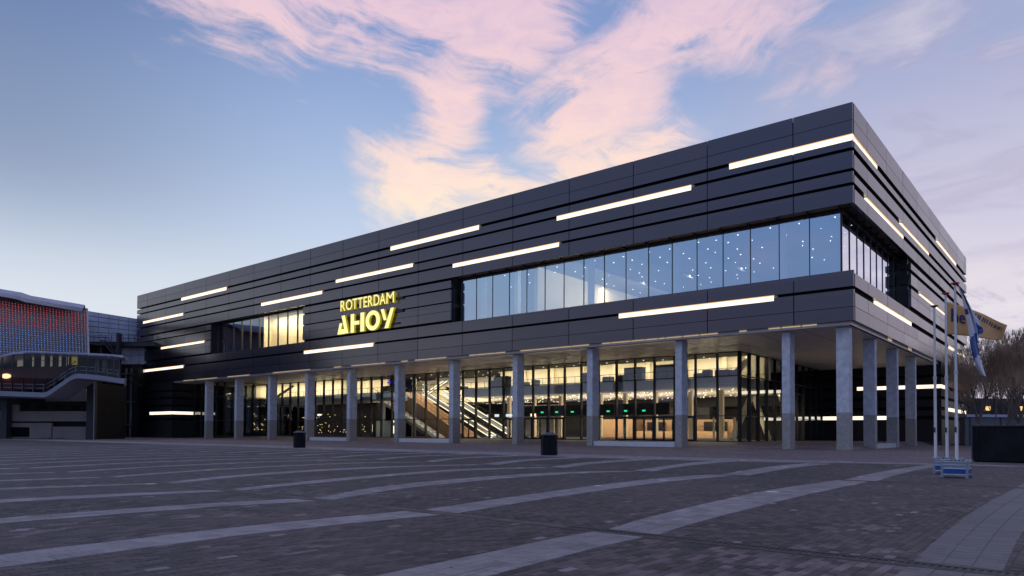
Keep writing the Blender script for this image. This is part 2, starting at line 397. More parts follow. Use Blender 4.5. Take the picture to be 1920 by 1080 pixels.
STR = {
'S1':([(-8.40,.4),(-8.43,1.5),(-8.47,2.25),(-8.53,2.9),(-8.62,4.5),(-8.58,6.0),(-8.40,7.6)],[(-7.64,.4),(-7.66,1.5),(-7.7,2.25),(-7.78,2.9),(-7.92,4.5),(-7.84,6.0),(-7.64,7.6)]),
'S1b':([(-8.34,7.95),(-8.72,10.5),(-9.12,13.93),(-9.32,17.0),(-9.1,20.4)],[(-7.60,7.95),(-8.0,10.5),(-8.36,13.9),(-8.5,17.0),(-8.28,20.4)]),
'S1c':([(-8.83,20.8),(-9.42,25.5),(-9.62,29),(-9.5,31.5)],[(-8.0,20.8),(-8.5,25.5),(-8.66,29),(-8.5,31.5)]),
'S2':([(-4.70,.4),(-4.74,2.0),(-4.80,3.23),(-4.84,4.3),(-4.88,5.4),(-4.94,6.6),(-4.92,7.6)],[(-3.94,.4),(-3.96,2.0),(-4.0,3.23),(-4.07,4.3),(-4.13,5.4),(-4.2,6.6),(-4.2,7.6)]),
'S2b':([(-4.90,7.95),(-5.15,9.6),(-5.42,12.74),(-5.58,16.14),(-5.4,20.4)],[(-4.17,7.95),(-4.34,9.6),(-4.5,12.74),(-4.6,16.14),(-4.6,20.4)]),
'S2c':([(-5.31,20.8),(-5.5,25),(-5.5,29),(-5.3,34)],[(-4.5,20.8),(-4.75,25),(-4.8,29),(-4.6,34)]),
'S3':([(-1.40,7.95),(-1.50,11),(-1.54,14.72),(-1.45,20.4)],[(-.66,7.95),(-.72,11),(-.70,14.7),(-.55,20.4)]),
'S3c':([(-1.45,20.8),(-1.4,25),(-1.1,34)],[(-.6,20.8),(-.5,25),(-.2,34)]),
'S3a':([(-1.28,.4),(-1.33,3.9),(-1.38,5.7),(-1.38,7.6)],[(-.60,.4),(-.63,3.9),(-.68,5.7),(-.68,7.6)]),
'T1':([(-11.9,1),(-11.98,3.16),(-11.95,4.6),(-11.82,6.2),(-11.45,7.6)],[(-11.2,1),(-11.3,3.1),(-11.28,4.6),(-11.15,6.2),(-10.8,7.6)]),
'T1b':([(-11.38,7.95),(-12.5,10.4),(-13.1,13.0),(-13.33,15.58),(-13.09,18.2),(-12.2,20.4)],[(-10.8,7.95),(-11.75,10.4),(-12.2,13.0),(-12.42,15.58),(-12.3,18.2),(-11.45,20.4)]),
'T1c':([(-11.9,20.8),(-12.59,24.17),(-13.28,28.09),(-13.4,31.5)],[(-11.14,20.8),(-11.87,24.04),(-12.4,27.94),(-12.5,31.5)]),
'T2':([(-15.2,1),(-15.15,4.0),(-14.93,5.69),(-14.4,7.6)],[(-14.5,1),(-14.52,4),(-14.3,5.6),(-13.9,7.6)]),
'T2b':([(-14.38,7.95),(-15.7,11.86),(-16.48,15.77),(-16.5,18.0),(-15.5,20.4)],[(-13.87,7.95),(-14.95,11.6),(-15.72,15.4),(-15.7,18),(-14.9,20.4)]),
'T2c':([(-15.31,20.8),(-16.65,25.25),(-17.2,31.5)],[(-14.6,20.8),(-15.64,24.39),(-16.3,31.5)]),
'T3':([(-18.2,1),(-18.16,4.79),(-17.39,7.6)],[(-17.6,1),(-17.6,4.66),(-16.9,7.6)]),
'T3b':([(-17.39,7.95),(-18.8,10.5),(-19.73,14.04),(-19.6,17.5),(-18.7,20.4)],[(-16.85,7.95),(-18.07,10.3),(-18.95,13.9),(-18.9,17.5),(-18.0,20.4)]),
'T3c':([(-18.52,20.8),(-20.3,25.32),(-20.78,31.5)],[(-17.78,20.8),(-19.4,25.1),(-19.8,31.5)]),
}
for k in range(13):                       # further stripes repeat the same bowed pattern
    x = -21.0-3.28*k; s = 1+.03*k; w = .56+.014*k
    STR['U%da' % k] = ([(x-.3, -3), (x-.2, 4), (x+.25, 7.6)], [(x-.3+w, -3), (x-.2+w, 4), (x+.25+w, 7.6)])
    STR['U%db' % k] = ([(x+.25, 7.95), (x-1.2*s, 11.5), (x-2.05*s, 15.8), (x-1.9*s, 18.5), (x-.95*s, 20.4)], [(x+.25+w, 7.95), (x-1.2*s+w, 11.4), (x-2.05*s+w, 15.6), (x-1.9*s+w, 18.5), (x-.95*s+w, 20.4)])
    STR['U%dc' % k] = ([(x-.95*s, 20.8), (x-3.0*s, 25.2), (x-3.6*s, 31.5)], [(x-.95*s+w+.1, 20.8), (x-3.0*s+w+.15, 25.0), (x-3.6*s+w+.35, 31.5)])
for k in range(4):
    x = 2.3+3.5*k
    STR['V%da' % k] = ([(x-.35, -3), (x-.35, 7.6)], [(x+.35, -3), (x+.35, 7.6)])
    STR['V%db' % k] = ([(x-.4, 7.95), (x-.5, 14), (x-.4, 20.4)], [(x+.35, 7.95), (x+.35, 14), (x+.4, 20.4)])
    STR['V%dc' % k] = ([(x-.4, 20.8), (x-.1, 31.5)], [(x+.4, 20.8), (x+.8, 31.5)])
def interp(pl, t):
    # Catmull-Rom along Y
    n = len(pl)-1; u = min(max(t*n, 0), n-1e-6); i = int(u); f = u-i
    p = [Vector(pl[min(max(j, 0), n)]) for j in (i-1, i, i+1, i+2)]
    return .5*((2*p[1])+(-p[0]+p[2])*f+(2*p[0]-5*p[1]+4*p[2]-p[3])*f*f+(-p[0]+3*p[1]-3*p[2]+p[3])*f**3)
CAMXY = Vector((0, 0))
def inview(x, y, marg=.10):
    a = x*RX.x+y*RX.y; b = x*RY.x+y*RY.y
    return b > .5 and abs(a)/b < .735+marg
far = MB(); near_tiles = []; stripe_cells = []
for key, (A, B) in STR.items():
    tiled = key in ('S1', 'S1b', 'S2', 'S2b', 'S3', 'S3a', 'T1', 'T2')
    N = 28
    PA = [interp(A, i/N) for i in range(N+1)]; PB = [interp(B, i/N) for i in range(N+1)]
    stripe_cells += [(min(PA[i].x, PB[i].x), max(PA[i].x, PB[i].x), PA[i].y, PA[i+1].y) for i in range(N)]
    if not tiled:
        for i in range(N):
            far.add([(PA[i].x, PA[i].y, -.001), (PB[i].x, PB[i].y, -.001), (PB[i+1].x, PB[i+1].y, -.001), (PA[i+1].x, PA[i+1].y, -.001)], [(0, 1, 2, 3)])
    else:
        L = sum((PA[i+1]-PA[i]).length for i in range(N)); nt_ = max(2, int(L/.29)); rows = 3
        for i in range(nt_):
            for j in range(rows):
                of = (.5 if j == 1 else 0)/nt_
                t0, t1 = i/nt_+of, (i+1)/nt_+of
                if t1 > 1: t1 = 1.
                if t1-t0 < .2/nt_: continue
                def P(t, s): return interp(A, t).lerp(interp(B, t), s)
                q = [P(t0, j/rows), P(t0, (j+1)/rows), P(t1, (j+1)/rows), P(t1, j/rows)]
                c = (q[0]+q[1]+q[2]+q[3])/4
                if not inview(c.x, c.y): 
                    far.add([(*q[0], -.001), (*q[1], -.001), (*q[2], -.001), (*q[3], -.001)], [(0, 1, 2, 3)]); continue
                if key == 'S2' and c.y < 4.9 and j == 2 and random.random() < .5: continue
                near_tiles.append((c.length, c, [c+(p-c)*(1-.006/max(.05, (p-c).length)) for p in q]))
        for i in range(N):    # bed under the tiles
            far.add([(PA[i].x, PA[i].y, -.003), (PB[i].x, PB[i].y, -.003), (PB[i+1].x, PB[i+1].y, -.003), (PA[i+1].x, PA[i+1].y, -.003)], [(0, 1, 2, 3)])
# pale border band
bn = [(-230, 28.6), (-90, 29.0), (-60, 30.0), (-42, 30.2), (-25, 29.9), (-15, 30.3), (-10.6, 31.6), (-8, 32.9), (-4, 34.0), (120, 34.3)]
bf = [(-230, 33.6), (-90, 34.0), (-60, 34.2), (-42, 34.3), (-25, 34.2), (-15, 34.4), (-10.6, 34.6), (-8, 34.8), (-4, 35.4), (120, 35.6)]
bd = MB()
for i in range(len(bn)-1):
    bd.add([(*bn[i], .0), (*bn[i+1], .0), (*bf[i+1], .0), (*bf[i], .0)], [(0, 1, 2, 3)])
obj('pale_border_path', bd, M_tilef, kind='structure')
fs = obj('pale_stripes', far, M_tilef, kind='structure')
near_tiles.sort(key=lambda t: t[0])
def tilebox(mb, q, c, top, bot):
    vs = [(p.x, p.y, bot) for p in q]+[(p.x, p.y, top+random.uniform(-.0012, .0012)) for p in q]
    mb.add(vs, [(4, 5, 6, 7), (0, 1, 5, 4), (1, 2, 6, 5), (2, 3, 7, 6), (3, 0, 4, 7)])
rest = MB()
for i, (d, c, q) in enumerate(near_tiles):
    if i < 300:
        mb = MB(); tilebox(mb, q, c, .002, -.011); obj('tile', mb, M_tile, fs)
    else: tilebox(rest, q, c, .002, -.011)
obj('tiles', rest, M_tile, fs, kind='stuff')

# dark pavers, laid end to end away from the camera, as raised stones near by
def in_stripe(x, y):
    for a, b, c, d in stripe_cells_near:
        if c <= y < d and a-.01 < x < b+.01: return True
    return False
stripe_cells_near = [c for c in stripe_cells if c[3] < 19 and c[0] > -24 and c[1] < 6]
bw, bh = .21, .105
pv = []
for r_ in range(int(-19/bh), int(2/bh)):
    off = (abs(r_) % 2)*.5
    x = (r_+.5)*bh
    for c_ in range(int(-1/bw), int(16/bw)):
        y = (c_-off+.5)*bw
        d = sqrt(x*x+y*y)
        if d > 15.2 or not inview(x, y, .06) or 7.55 < y < 7.98 or d < 4.0: continue
        if in_stripe(x, y): continue
        pv.append((d, x, y))
pv.sort()
me_p = []
for k in range(4):
    mb = MB(); g = .0028
    j = [random.uniform(-.0016, .0016) for _ in range(4)]
    a, b = bh/2-g, bw/2-g; c = .004
    top = [(-a+c, -b+c, .001+j[0]), (a-c, -b+c, .001+j[1]), (a-c, b-c, .001+j[2]), (-a+c, b-c, .001+j[3])]
    mid = [(-a, -b, -.003), (a, -b, -.003), (a, b, -.003), (-a, b, -.003)]
    bot = [(-a, -b, -.0115), (a, -b, -.0115), (a, b, -.0115), (-a, b, -.0115)]
    mb.add(top+mid+bot, [(0, 1, 2, 3), (4, 5, 1, 0), (5, 6, 2, 1), (6, 7, 3, 2), (7, 4, 0, 3), (8, 9, 5, 4), (9, 10, 6, 5), (10, 11, 7, 6), (11, 8, 4, 7)])
    me_p.append(mb)
meshes = []
M_paven = paver_mat('dark_paver_stone', lin(58, 51, 53), lin(108, 95, 96), .21, .105, .5, joints=False)
for mb in me_p:
    me = D.meshes.new('paver'); me.from_pydata(mb.v, [], mb.f); me.materials.append(M_paven); meshes.append(me)
big = MB()
for i, (d, x, y) in enumerate(pv):
    if i < 300: inst('paver', meshes[i % 4], (x, y, random.uniform(-.0018, .0012)), plaza, rot=(0, 0, random.uniform(-.012, .012)))
    else:
        mb = me_p[i % 4]; z = random.uniform(-.002, .0015)
        big.add([(v[0]+x, v[1]+y, v[2]+z) for v in mb.v], mb.f)
obj('pavers', big, M_paven, plaza, kind='stuff')

# slot drains
M_gut = mat('gutter_stone', (.105, .088, .082), .8, var=.35, vscale=3)
dr = thing('slot_drain', 'long dark slotted iron drain channel crossing the near paving', 'drain', (-3, 7.78, 0))
obj('drain_edge', MB().box(-5.6, 8, 7.61, 7.68, -.03, .003), M_kerb, dr)
obj('drain_edge', MB().box(-5.6, 8, 7.86, 7.92, -.03, .003), M_kerb, dr)
obj('drain_bed', MB().box(-5.6, 8, 7.685, 7.855, -.06, -.03), M_back, dr)
mb = MB(); x = -5.55
while x < 6: mb.box(x, x+.034, 7.70, 7.84, -.03, .0); x += .066
mb.box(-5.6, 8, 7.682, 7.698, -.03, .001); mb.box(-5.6, 8, 7.842, 7.858, -.03, .001)
obj('drain_grating', mb, M_drain, dr, kind='stuff')
random.seed(31); x = -60.
while x < -5.7:
    L = random.uniform(.7, 1.2); obj('gutter_stone', MB().box(x, x+L-.012, 7.66, 7.87, -.03, .0015+random.uniform(-.001, .001)), M_gut, dr); x += L
tag(obj('drain_strip', MB().box(-60, 8, 20.5, 20.68, -.03, .002), M_kerb), 'thin brown drain strip crossing the plaza farther from the camera', 'drain')
# stray fallen leaves and litter on the brick pavement
lv = MB()
for _ in range(150):
    x = random.uniform(-45, -12); y = random.gauss(48, 5); a = random.uniform(0, pi); s = random.uniform(.05, .16)
    lv.add([(x+cos(a+k*pi/2)*s, y+sin(a+k*pi/2)*s*.6, .004+random.random()*.02) for k in range(4)], [(0, 1, 2, 3)])
obj('fallen_litter', lv, mat('pale_litter', (.33, .31, .33), .8), kind='stuff')

lv = MB(); random.seed(44)
for _ in range(260):
    d = random.uniform(5, 26); t = random.uniform(-.72, .72); x = d*(RY.x+t*RX.x); y = d*(RY.y+t*RX.y); a = random.uniform(0, pi); q = random.uniform(.008, .022)
    z = .004
    lv.add([(x-q*cos(a), y-q*sin(a), z), (x+q*.5*sin(a), y-q*.5*cos(a), z+.004), (x+q*cos(a), y+q*sin(a), z+.002), (x-q*.5*sin(a), y+q*.5*cos(a), z+.006)], [(0, 1, 2, 3)])
obj('small_dry_leaves', lv, mat('dry_leaf', (.13, .085, .05), .8, var=.4, vscale=9), kind='stuff')

# ================================================================== MAIN BUILDING
CX, CY, LX, RYY = -13.94, 57.745, -139.2, 119.7
bld = thing('event_building', 'large black panelled venue with glowing light strips, glazed ground floor and colonnade', 'building', (-70, 80, 0))
GD = .30
grooves = [(23.69, 24.23), (22.68, 23.17), (21.10, 21.56), (20.0, 20.48), (18.36, 18.91), (17.31, 17.75), (15.81, 16.20), (13.51, 14.05), (12.04, 12.52)]
bands = [(25.30, 26.64), (24.23, 25.26), (23.17, 23.69), (21.56, 22.68), (20.48, 21.10), (18.91, 20.0), (17.75, 18.36), (16.20, 17.31), (15.12, 15.81), (14.05, 15.08), (12.52, 13.51), (10.98, 12.04), (9.91, 10.94)]
zone = {6, 7, 8, 9}; nocham = {0, 1, 8, 9, 11, 12}   # chamfer only on bands with a groove above
chamf = {2, 3, 4, 5, 6, 7, 8, 10, 11}
fj = [CX]+[-18.41-7.275*k for k in range(17)]; fj = [x for x in fj if x > LX+1]+[LX]
WIN = [(-111.3, -85.6), (-56.6, CX)]
cache = {}
def front_panel(x0, x1, z0, z1, ch):
    key = ('f', round(x1-x0, 2), round(z1-z0, 2), ch)
    if key not in cache:
        w = x1-x0-.07; h = z1-z0; c = .24 if ch else 0
        poly = [(0, 0), (0, h), (.035, h+.02), (.035, h+c), (GD-.02, h+c), (GD-.02, 0)] if c else [(0, 0), (0, h), (GD-.02, h), (GD-.02, 0)]
        mb = MB().prism(poly, lambda y, z: (0, y, z), lambda y, z: (w, y, z))
        me = D.meshes.new('cladding_panel'); me.from_pydata(mb.v, [], mb.f); me.materials.append(M_panel); cache[key] = me
    return inst('cladding_panel', cache[key], (x0+.035, CY+random.uniform(-.004, .004), z0), bld, rot=(random.uniform(-.004, .004), 0, random.uniform(-.0012, .0012)))
def side_panel(y0, y1, z0, z1):
    key = ('s', round(y1-y0, 2), round(z1-z0, 2))
    if key not in cache:
        w = y1-y0-.06; h = z1-z0
        mb = MB().box(-(GD-.02), 0, 0, w, 0, h)
        me = D.meshes.new('cladding_panel'); me.from_pydata(mb.v, [], mb.f); me.materials.append(M_panel); cache[key] = me
    return inst('cladding_panel', cache[key], (CX+random.uniform(-.003, .003), y0+.015, z0), bld, rot=(0, random.uniform(-.004, .004), random.uniform(-.0012, .0012)))
for bi, (z0, z1) in enumerate(bands):
    ch = bi in chamf
    for k in range(len(fj)-1):
        a, b = fj[k+1], fj[k]
        segs = [(a, b)]
        if bi in zone:
            for (w0, w1) in WIN:
                ns_ = []
                for (s0, s1) in segs:
                    if s1 <= w0 or s0 >= w1: ns_.append((s0, s1)); continue
                    if s0 < w0-.3: ns_.append((s0, w0))
                    if s1 > w1+.3: ns_.append((w1, s1))
                segs = ns_
        for (s0, s1) in segs: front_panel(s0, s1, z0, z1, ch)
sj = [CY+4.4]+[CY+4.4+6.95*k for k in range(1, 9)]; sj = [CY]+[y for y in sj if y < RYY-1]+[RYY]
for bi, (z0, z1) in enumerate(bands):
    for k in range(len(sj)-1):
        a, b = sj[k], sj[k+1]
        if bi in zone:
            if b <= 79.6: continue
            a = max(a, 79.6)
        if k == 0: a += GD      # corner is filled by the front panel's end
        side_panel(a, b, z0, z1)
# end bands on the far left gable, set proud of the core
mb = MB()
for bi, (z0, z1) in enumerate(bands): mb.box(LX-.02, LX+1.2, CY+.32, RYY, z0, z1)
obj('gable_cladding', mb, M_panel, bld)
# dark core behind the panels
mb = MB(); I = GD
mb.box(LX+1.2, CX-I, CY+I, RYY-.3, 20.0, 26.3)
mb.box(LX+1.2, -111.3, CY+I, RYY-.3, 13.5, 20.0)
mb.box(-85.6, -56.6, CY+I, RYY-.3, 13.5, 20.0)
mb.box(-111.3, -85.6, 66, RYY-.3, 13.5, 20.0)
mb.box(-56.6, CX-I, 92, RYY-.3, 13.5, 20.0)
mb.box(-26, CX-I, 79.9, 92, 13.5, 20.0)
mb.box(LX+1.2, CX-I, CY+I, RYY-.3, 9.95, 13.49)
obj('core', mb, M_back, bld)
obj('roof', MB().box(LX+.3, CX-.4, CY+.4, RYY-.4, 26.3, 26.45), M_grey, bld)
# illuminated strips in the grooves
FL = [(-23.72, CX, 0), (-41.75, -27.2, 1), (-67.1, -52.4, 0), (-56.35, -41.5, 3), (-78.1, -63.1, 2), (-96.3, -81.2, 3), (-121.6, -106.6, 0),
      (-136.5, -121.0, 2), (-129.0, -113.5, 6), (-136.2, -120.6, 8), (-85.2, -70.3, 8), (-34.5, -20.0, 8)]
for a, b, g in FL:
    z0, z1 = grooves[g]; c = (b == CX)
    obj('light_strip', MB().box(a, b-(.04 if c else 0), CY+(.03 if c else -.01), CY+GD-.03, z0+.004, z1-.075), E_strip, bld)
    obj('glow_or_gold_lining', MB().box(a, b-(.04 if c else 0), CY+(.04 if c else .0), CY+GD-.03, z1-.075, z1-.004), E_groove_glow, bld)  # self-lit band painting the strip's warm light on the groove ceiling
    e = obj('strip_end', MB().box(b+.002, b+.30, CY+.05, CY+.20, z0+.05, z1-.05), M_wood, bld) if not c else None
for a, b, g in [(CY+.30, 66.2, 0), (62.2, 76.8, 3), (75.6, 90.5, 2), (96.2, 111.0, 0), (85.1, 102.0, 6), (65.2, 80.4, 8), (104.8, 118.4, 8)]:
    z0, z1 = grooves[g]
    obj('light_strip', MB().box(CX-GD+.02, CX-.14, a, b, z0+.004, z1-.03), E_strip, bld)
    obj('glow_or_gold_lining', MB().box(CX-GD+.02, CX-.02, a, b, z1-.03, z1-.003), M_gold, bld)

# --- colonnade soffit
mb = MB(); mb.box(-138, CX-.55, CY+.55, 69.75, 9.58, 9.66); mb.box(-27.6, CX-.55, 69.75, 98.5, 9.58, 9.66)
obj('soffit', mb, M_soff, bld)
for k in range(30):        # soffit joints
    x = -18-3.64*k
    if x < -124: break
    obj('soffit_joint', MB().box(x, x+.05, CY+.56, 69.5, 9.572, 9.58), M_dgrey, bld)
obj('fascia_lining', MB().box(-138, CX-.3, CY+.301, CY+.34, 9.62, 9.95).box(CX-.34, CX-.301, CY+.34, 97, 9.62, 9.95), M_soff, bld)
x = -121.; random.seed(3)
sm_ = MB()
while x < -17:             # broken light line along the slot
    L = random.uniform(.7, 2.2)
    if random.random() < .66: sm_.box(x, x+L-.12, CY+.27, CY+.30, 9.80, 9.885)
    x += L
for y in (70.5, 79.5): sm_.box(CX-.30, CX-.27, y, y+1.6, 9.74, 9.88)
obj('slot_light', sm_, emis('slot_light', (1, .76, .48), .45), bld, kind='stuff')

# --- columns
def column(x0, x1, y0, y1, hz=.0):
    c = obj('column', MB().box(x0, x1, y0, y1, 2.9, 9.55), M_conc, bld, loc=((x0+x1)/2, (y0+y1)/2, 0))
    bevel(c, .03)
    d = obj('coated_base', MB().box(x0-.004, x1+.004, y0-.004, y1+.004, -.02, 2.9), M_coat, c, loc=((x0+x1)/2, (y0+y1)/2, 0))
    bevel(d, .03); d.location = (0, 0, 0)
    obj('column_head', MB().box(x0+.1, x1-.1, y0+.1, y1-.1, 9.5, 9.62), M_dgrey, c).location = (0, 0, 0)
for k in range(11): column(-19.02-9.5*k-.66, -19.02-9.5*k, 58.65, 59.85)
column(-15.5, -14.55, 58.65, 59.6)
for k in range(3): column(-15.6, -14.65, 67.4+8.95*k, 68.15+8.95*k)
def plinth(x0, x1): 
    o = obj('plinth', MB().box(x0, x1, 58.8, 59.7, -.02, .42), M_white2, bld); bevel(o, .02)
plinth(-85.2+.02, -76.05); plinth(-66.5, -57.7); plinth(-38.0, -29.3); plinth(-28.6+.01, -27.0) if False else None
o = obj('plinth', MB().box(-15.5, -14.75, 68.17, 76.33, -.02, .40), M_white2, bld)

# --- glazing helpers
def pane_mesh(w, h, mt):
    key = ('p', round(w, 3), round(h, 3), mt.name)
    if key not in cache:
        me = D.meshes.new('glass_pane'); me.from_pydata([(0, 0, 0), (w, 0, 0), (w, 0, h), (0, 0, h)], [], [(0, 1, 2, 3)])
        me.materials.append(mt); cache[key] = me
    return cache[key]
def glazing(p, q, zs, n, gm, root, mw=.07, md=.16, name='glass_pane', tilt=True, tr=.07, nomull=False):
    # a straight run of curtain wall from p to q in n bays
    p, q = Vector(p), Vector(q); L = (q-p).length; u = (q-p)/L; ang = math.atan2(u.y, u.x); w = L/n
    nrm = Vector((u.y, -u.x))
    for i in range(n):
        for a, b in zip(zs[:-1], zs[1:]):
            o = p+u*(w*i)
            inst(name, pane_mesh(w, b-a, gm), (o.x, o.y, a), root, rot=((random.uniform(-.0022, .0022), 0, ang+random.uniform(-.0022, .0022)) if tilt else (0, 0, ang)))
    xf = lambda a, b, z: ((p+u*a+nrm*b).x, (p+u*a+nrm*b).y, z)
    if not nomull:
        for i in range(n+1):
            a = w*i
            obj('mullion', MB(xf).box(a-mw/2, a+mw/2, -md*.75, md*.45, zs[0], zs[-1]), M_frame, root)
    for z in zs:
        obj('transom', MB(xf).box(0, L, -md*.45, md*.3, z-tr/2, z+tr/2), M_frame, root)

# --- ground floor curtain wall
GY = 69.6
zl = [.44, 3.05, 7.13, 9.52]
glazing((-113.8, GY), (-27.5, GY), zl, 36, G_low, bld, mw=.15, md=.30, tr=.09)
glazing((-27.5, GY), (-27.5, 97.2), zl, 11, G_lowside, bld, mw=.10, md=.34)
glazing((-113.8, 61.7), (-113.8, GY), zl, 3, G_low, bld, mw=.10, md=.30)
glazing((-124.4, 61.7), (-113.8, 61.7), zl, 4, G_low, bld, mw=.10, md=.30)
obj('glazing_sill', MB().box(-124.4, -27.4, GY-.02+.0, GY+.25, .36, .46) if False else MB().box(-113.8, -27.4, GY-.12, GY+.2, .30, .42), M_frame, bld)
# doors: frames between the mullions in the two entrance bays
wm = (113.8-27.5)/36
def door(x0, mtl=M_frame):
    d = obj('door', MB().box(x0+.06, x0+.20, GY-.16, GY-.06, .44, 3.0).box(x0+wm/2-.10, x0+wm/2+.10, GY-.16, GY-.06, .44, 3.0).box(x0+wm-.20, x0+wm-.06, GY-.16, GY-.06, .44, 3.0)
            .box(x0+.06, x0+wm-.06, GY-.16, GY-.06, 2.86, 3.05).box(x0+.06, x0+wm-.06, GY-.16, GY-.06, .44, .60), mtl, bld)
    obj('handle', MB().box(x0+wm/2-.05, x0+wm/2-.02, GY-.22, GY-.18, 1.2, 1.9).box(x0+wm/2+.02, x0+wm/2+.05, GY-.22, GY-.18, 1.2, 1.9), M_steel, d)
for i in (2, 3, 4, 5, 9, 10, 11, 12, 15): door(-27.5-wm*(i+1))
# --- lower dark wings
wz = [(0.0, 3.05, 0), (3.52, 4.15, 0), (4.6, 5.45, 0), (5.85, 6.78, 0), (7.22, 8.1, 0), (8.45, 9.88, 0)]
for a, b, _ in wz:
    z1 = b
    obj('wing_cladding', MB().box(LX, -124.5, CY+.02, CY+.35, a, z1).box(-124.85, -124.5, CY+.35, 61.6, a, z1).box(LX, LX+.3, CY+.35, RYY, a, z1), M_dark, bld)
    obj('wing_cladding', MB().box(CX-.36, CX-.02, 97.2, RYY, a, z1).box(-27.5, CX-.36, 97.2, 97.55, a, z1), M_dark, bld)
obj('wing_core', MB().box(LX+.3, -124.85, CY+.32, RYY-.2, 0, 9.9).box(-124.85, -40, 92, RYY-.2, 0, 9.9).box(-40.5, CX-.36, 97.5, RYY-.2, 0, 9.9), M_back, bld)
obj('wing_recess', MB().box(-135.2, -129.5, CY-.02, CY+.02, .9, 2.1), M_back, bld)
mb = MB(); mb.box(-133.1, -124.5, CY+.0, CY+.3, 4.12, 4.62); mb.box(-124.8, -124.49, CY+.3, 61.6, 4.12, 4.62)
obj('light_strip', mb, E_strip, bld)
obj('light_strip', MB().box(-23.2, CX-.37, 97.16, 97.5, 6.79, 7.21), E_strip, bld)
obj('light_strip', MB().box(CX-.36, CX-.01, 97.16, 102.2, 6.79, 7.21), E_strip, bld)
obj('light_strip', MB().box(-27.45, -19.9, 97.16, 97.5, 3.06, 3.51), E_strip, bld)
obj('light_strip', MB().box(CX-.3, CX-.01, 103, 118.0, 4.16, 4.59), E_strip, bld)
obj('skirting', MB().box(-27.4, CX+.02, 97.0, 97.2, 0, .42).box(CX-.02, CX+.04, 97.2, RYY, 0, .3), M_dgrey, bld)

# ================================================================== INTERIOR
obj('hall_floor', MB().box(-124, -113.85, 61.9, 97, .30, .415).box(-113.85, -27.6, 69.75, 97, .30, .415), M_floor, bld)
obj('mezzanine_slab', MB().box(-111.5, -90.6, GY+.35, 77.5, 6.05, 7.08).box(-90.6, -80.4, GY+.35, 72.8, 6.05, 7.08).box(-66, -27.9, GY+.35, 77.5, 6.05, 7.08), M_slab, bld)
mb = MB(); mb.box(-90.6, -66, 83.5, 91.8, 6.05, 6.2); mb.box(-124, -90.6, 77.5, 91.8, 6.05, 6.2).box(-66, -27.9, 77.5, 91.8, 6.05, 6.2)
obj('hall_ceiling', mb, M_hallc, bld)
obj('hall_ceiling', MB().box(-111.5, -90.6, GY+.5, 77.5, 6.0, 6.05).box(-90.6, -80.4, GY+.5, 72.8, 6.0, 6.05).box(-66, -27.9, GY+.5, 77.5, 6.0, 6.05), M_hallc, bld)
obj('mezzanine_wall', MB().box(-113, -90.6, 77.6, 78, 6.2, 9.95).box(-91, -66, 83.6, 84, 6.2, 9.95).box(-66, -27.6, 77.6, 78, 6.2, 9.95), M_cream, bld)
for k in range(18):       # wall piers give the mezzanine wall its panel rhythm
    x = -110+4.84*k
    if -91.5 < x < -66: continue
    obj('wall_pier', MB().box(x, x+.5, 77.2, 77.6, 7.08, 9.95), M_cream, bld)
obj('back_wall', MB().box(-124, -27.6, 91.4, 91.8, .4, 6.1), M_dkwall, bld)
obj('back_wall_side', MB().box(-27.9, -27.7, 90, 97, .4, 9.5), M_dkwall2, bld)
obj('left_room_wall', MB().box(-124, -113.9, 72, 72.3, .4, 6.5), M_dkwall, bld)
obj('left_room_upper_wall', MB().box(-124, -96, 73.5, 73.8, 7.1, 9.9), M_cream, bld)
obj('left_room_slab', MB().box(-124, -113.9, 62.2, 73, 6.5, 7.05), M_dkwall2, bld)
# hall: dark service blocks with pale door frames, wood booths
for x0, x1, y, z0, z1, mt in [(-62, -28.2, 89, 4.75, 6.0, M_dkwall), (-66, -57, 80, .42, 5.2, M_dkwall2), (-48, -38, 86, 3.1, 4.6, M_dkwall), (-84, -76, 88, .42, 4.8, M_dkwall), (-74, -68, 86, .42, 4.4, M_dkwall2),
                              (-112, -92, 76, .42, 6.0, M_dkwall2), (-92, -90, 75, .42, 6.0, M_dkwall2)]:
    obj('service_block', MB().box(x0, x1, y, y+1.2, z0, z1), mt, bld)
obj('wood_booth', MB().box(-52.5, -47.5, 83, 86, .42, 3.1), M_wood, bld)
obj('wood_counter', MB().box(-46.5, -34, 82, 83, .42, 1.5), M_wood, bld)
obj('counter_back', MB().box(-46.5, -34, 84.5, 84.7, .42, 3.0), M_wood, bld)
obj('counter_screen', MB().box(-46, -43.4, 84.3, 84.45, 1.6, 2.7).box(-42.4, -40.6, 84.3, 84.45, 1.6, 2.7).box(-38, -35, 84.3, 84.45, 1.6, 2.7), M_dkwall2, bld)
for x in (-61.5, -57.2, -52.9, -46.9, -43.4, -39.4, -35.0, -31.4):
    obj('pale_pillar', MB().box(x-.22, x+.22, 74, 74.45, .42, 6.05), M_cream2, bld)
for x0, x1, z1 in [(-56.6, -55.6, 3.0), (-54.2, -53.2, 3.0), (-34.4, -31.8, 3.0), (-31, -29.5, 3.0)]:
    obj('pale_frame', MB().box(x0, x0+.18, 73.2, 73.4, .42, z1).box(x1-.18, x1, 73.2, 73.4, .42, z1).box(x0, x1, 73.2, 73.4, .42, .72), M_cream2, bld)
obj('pale_curb', MB().box(-57, -28.2, 72.6, 72.8, .42, .72), M_cream2, bld)
obj('hanging_board', MB().box(-60, -37, 73, 73.15, 3.35, 4.7), M_dkwall2, bld)
for x in (-54.9, -52.6, -50.2, -45.0, -42.6, -40.2):
    obj('exit_sign', MB().box(x-.17, x+.17, 72.8, 72.95, 3.76, 3.94), E_green, bld)
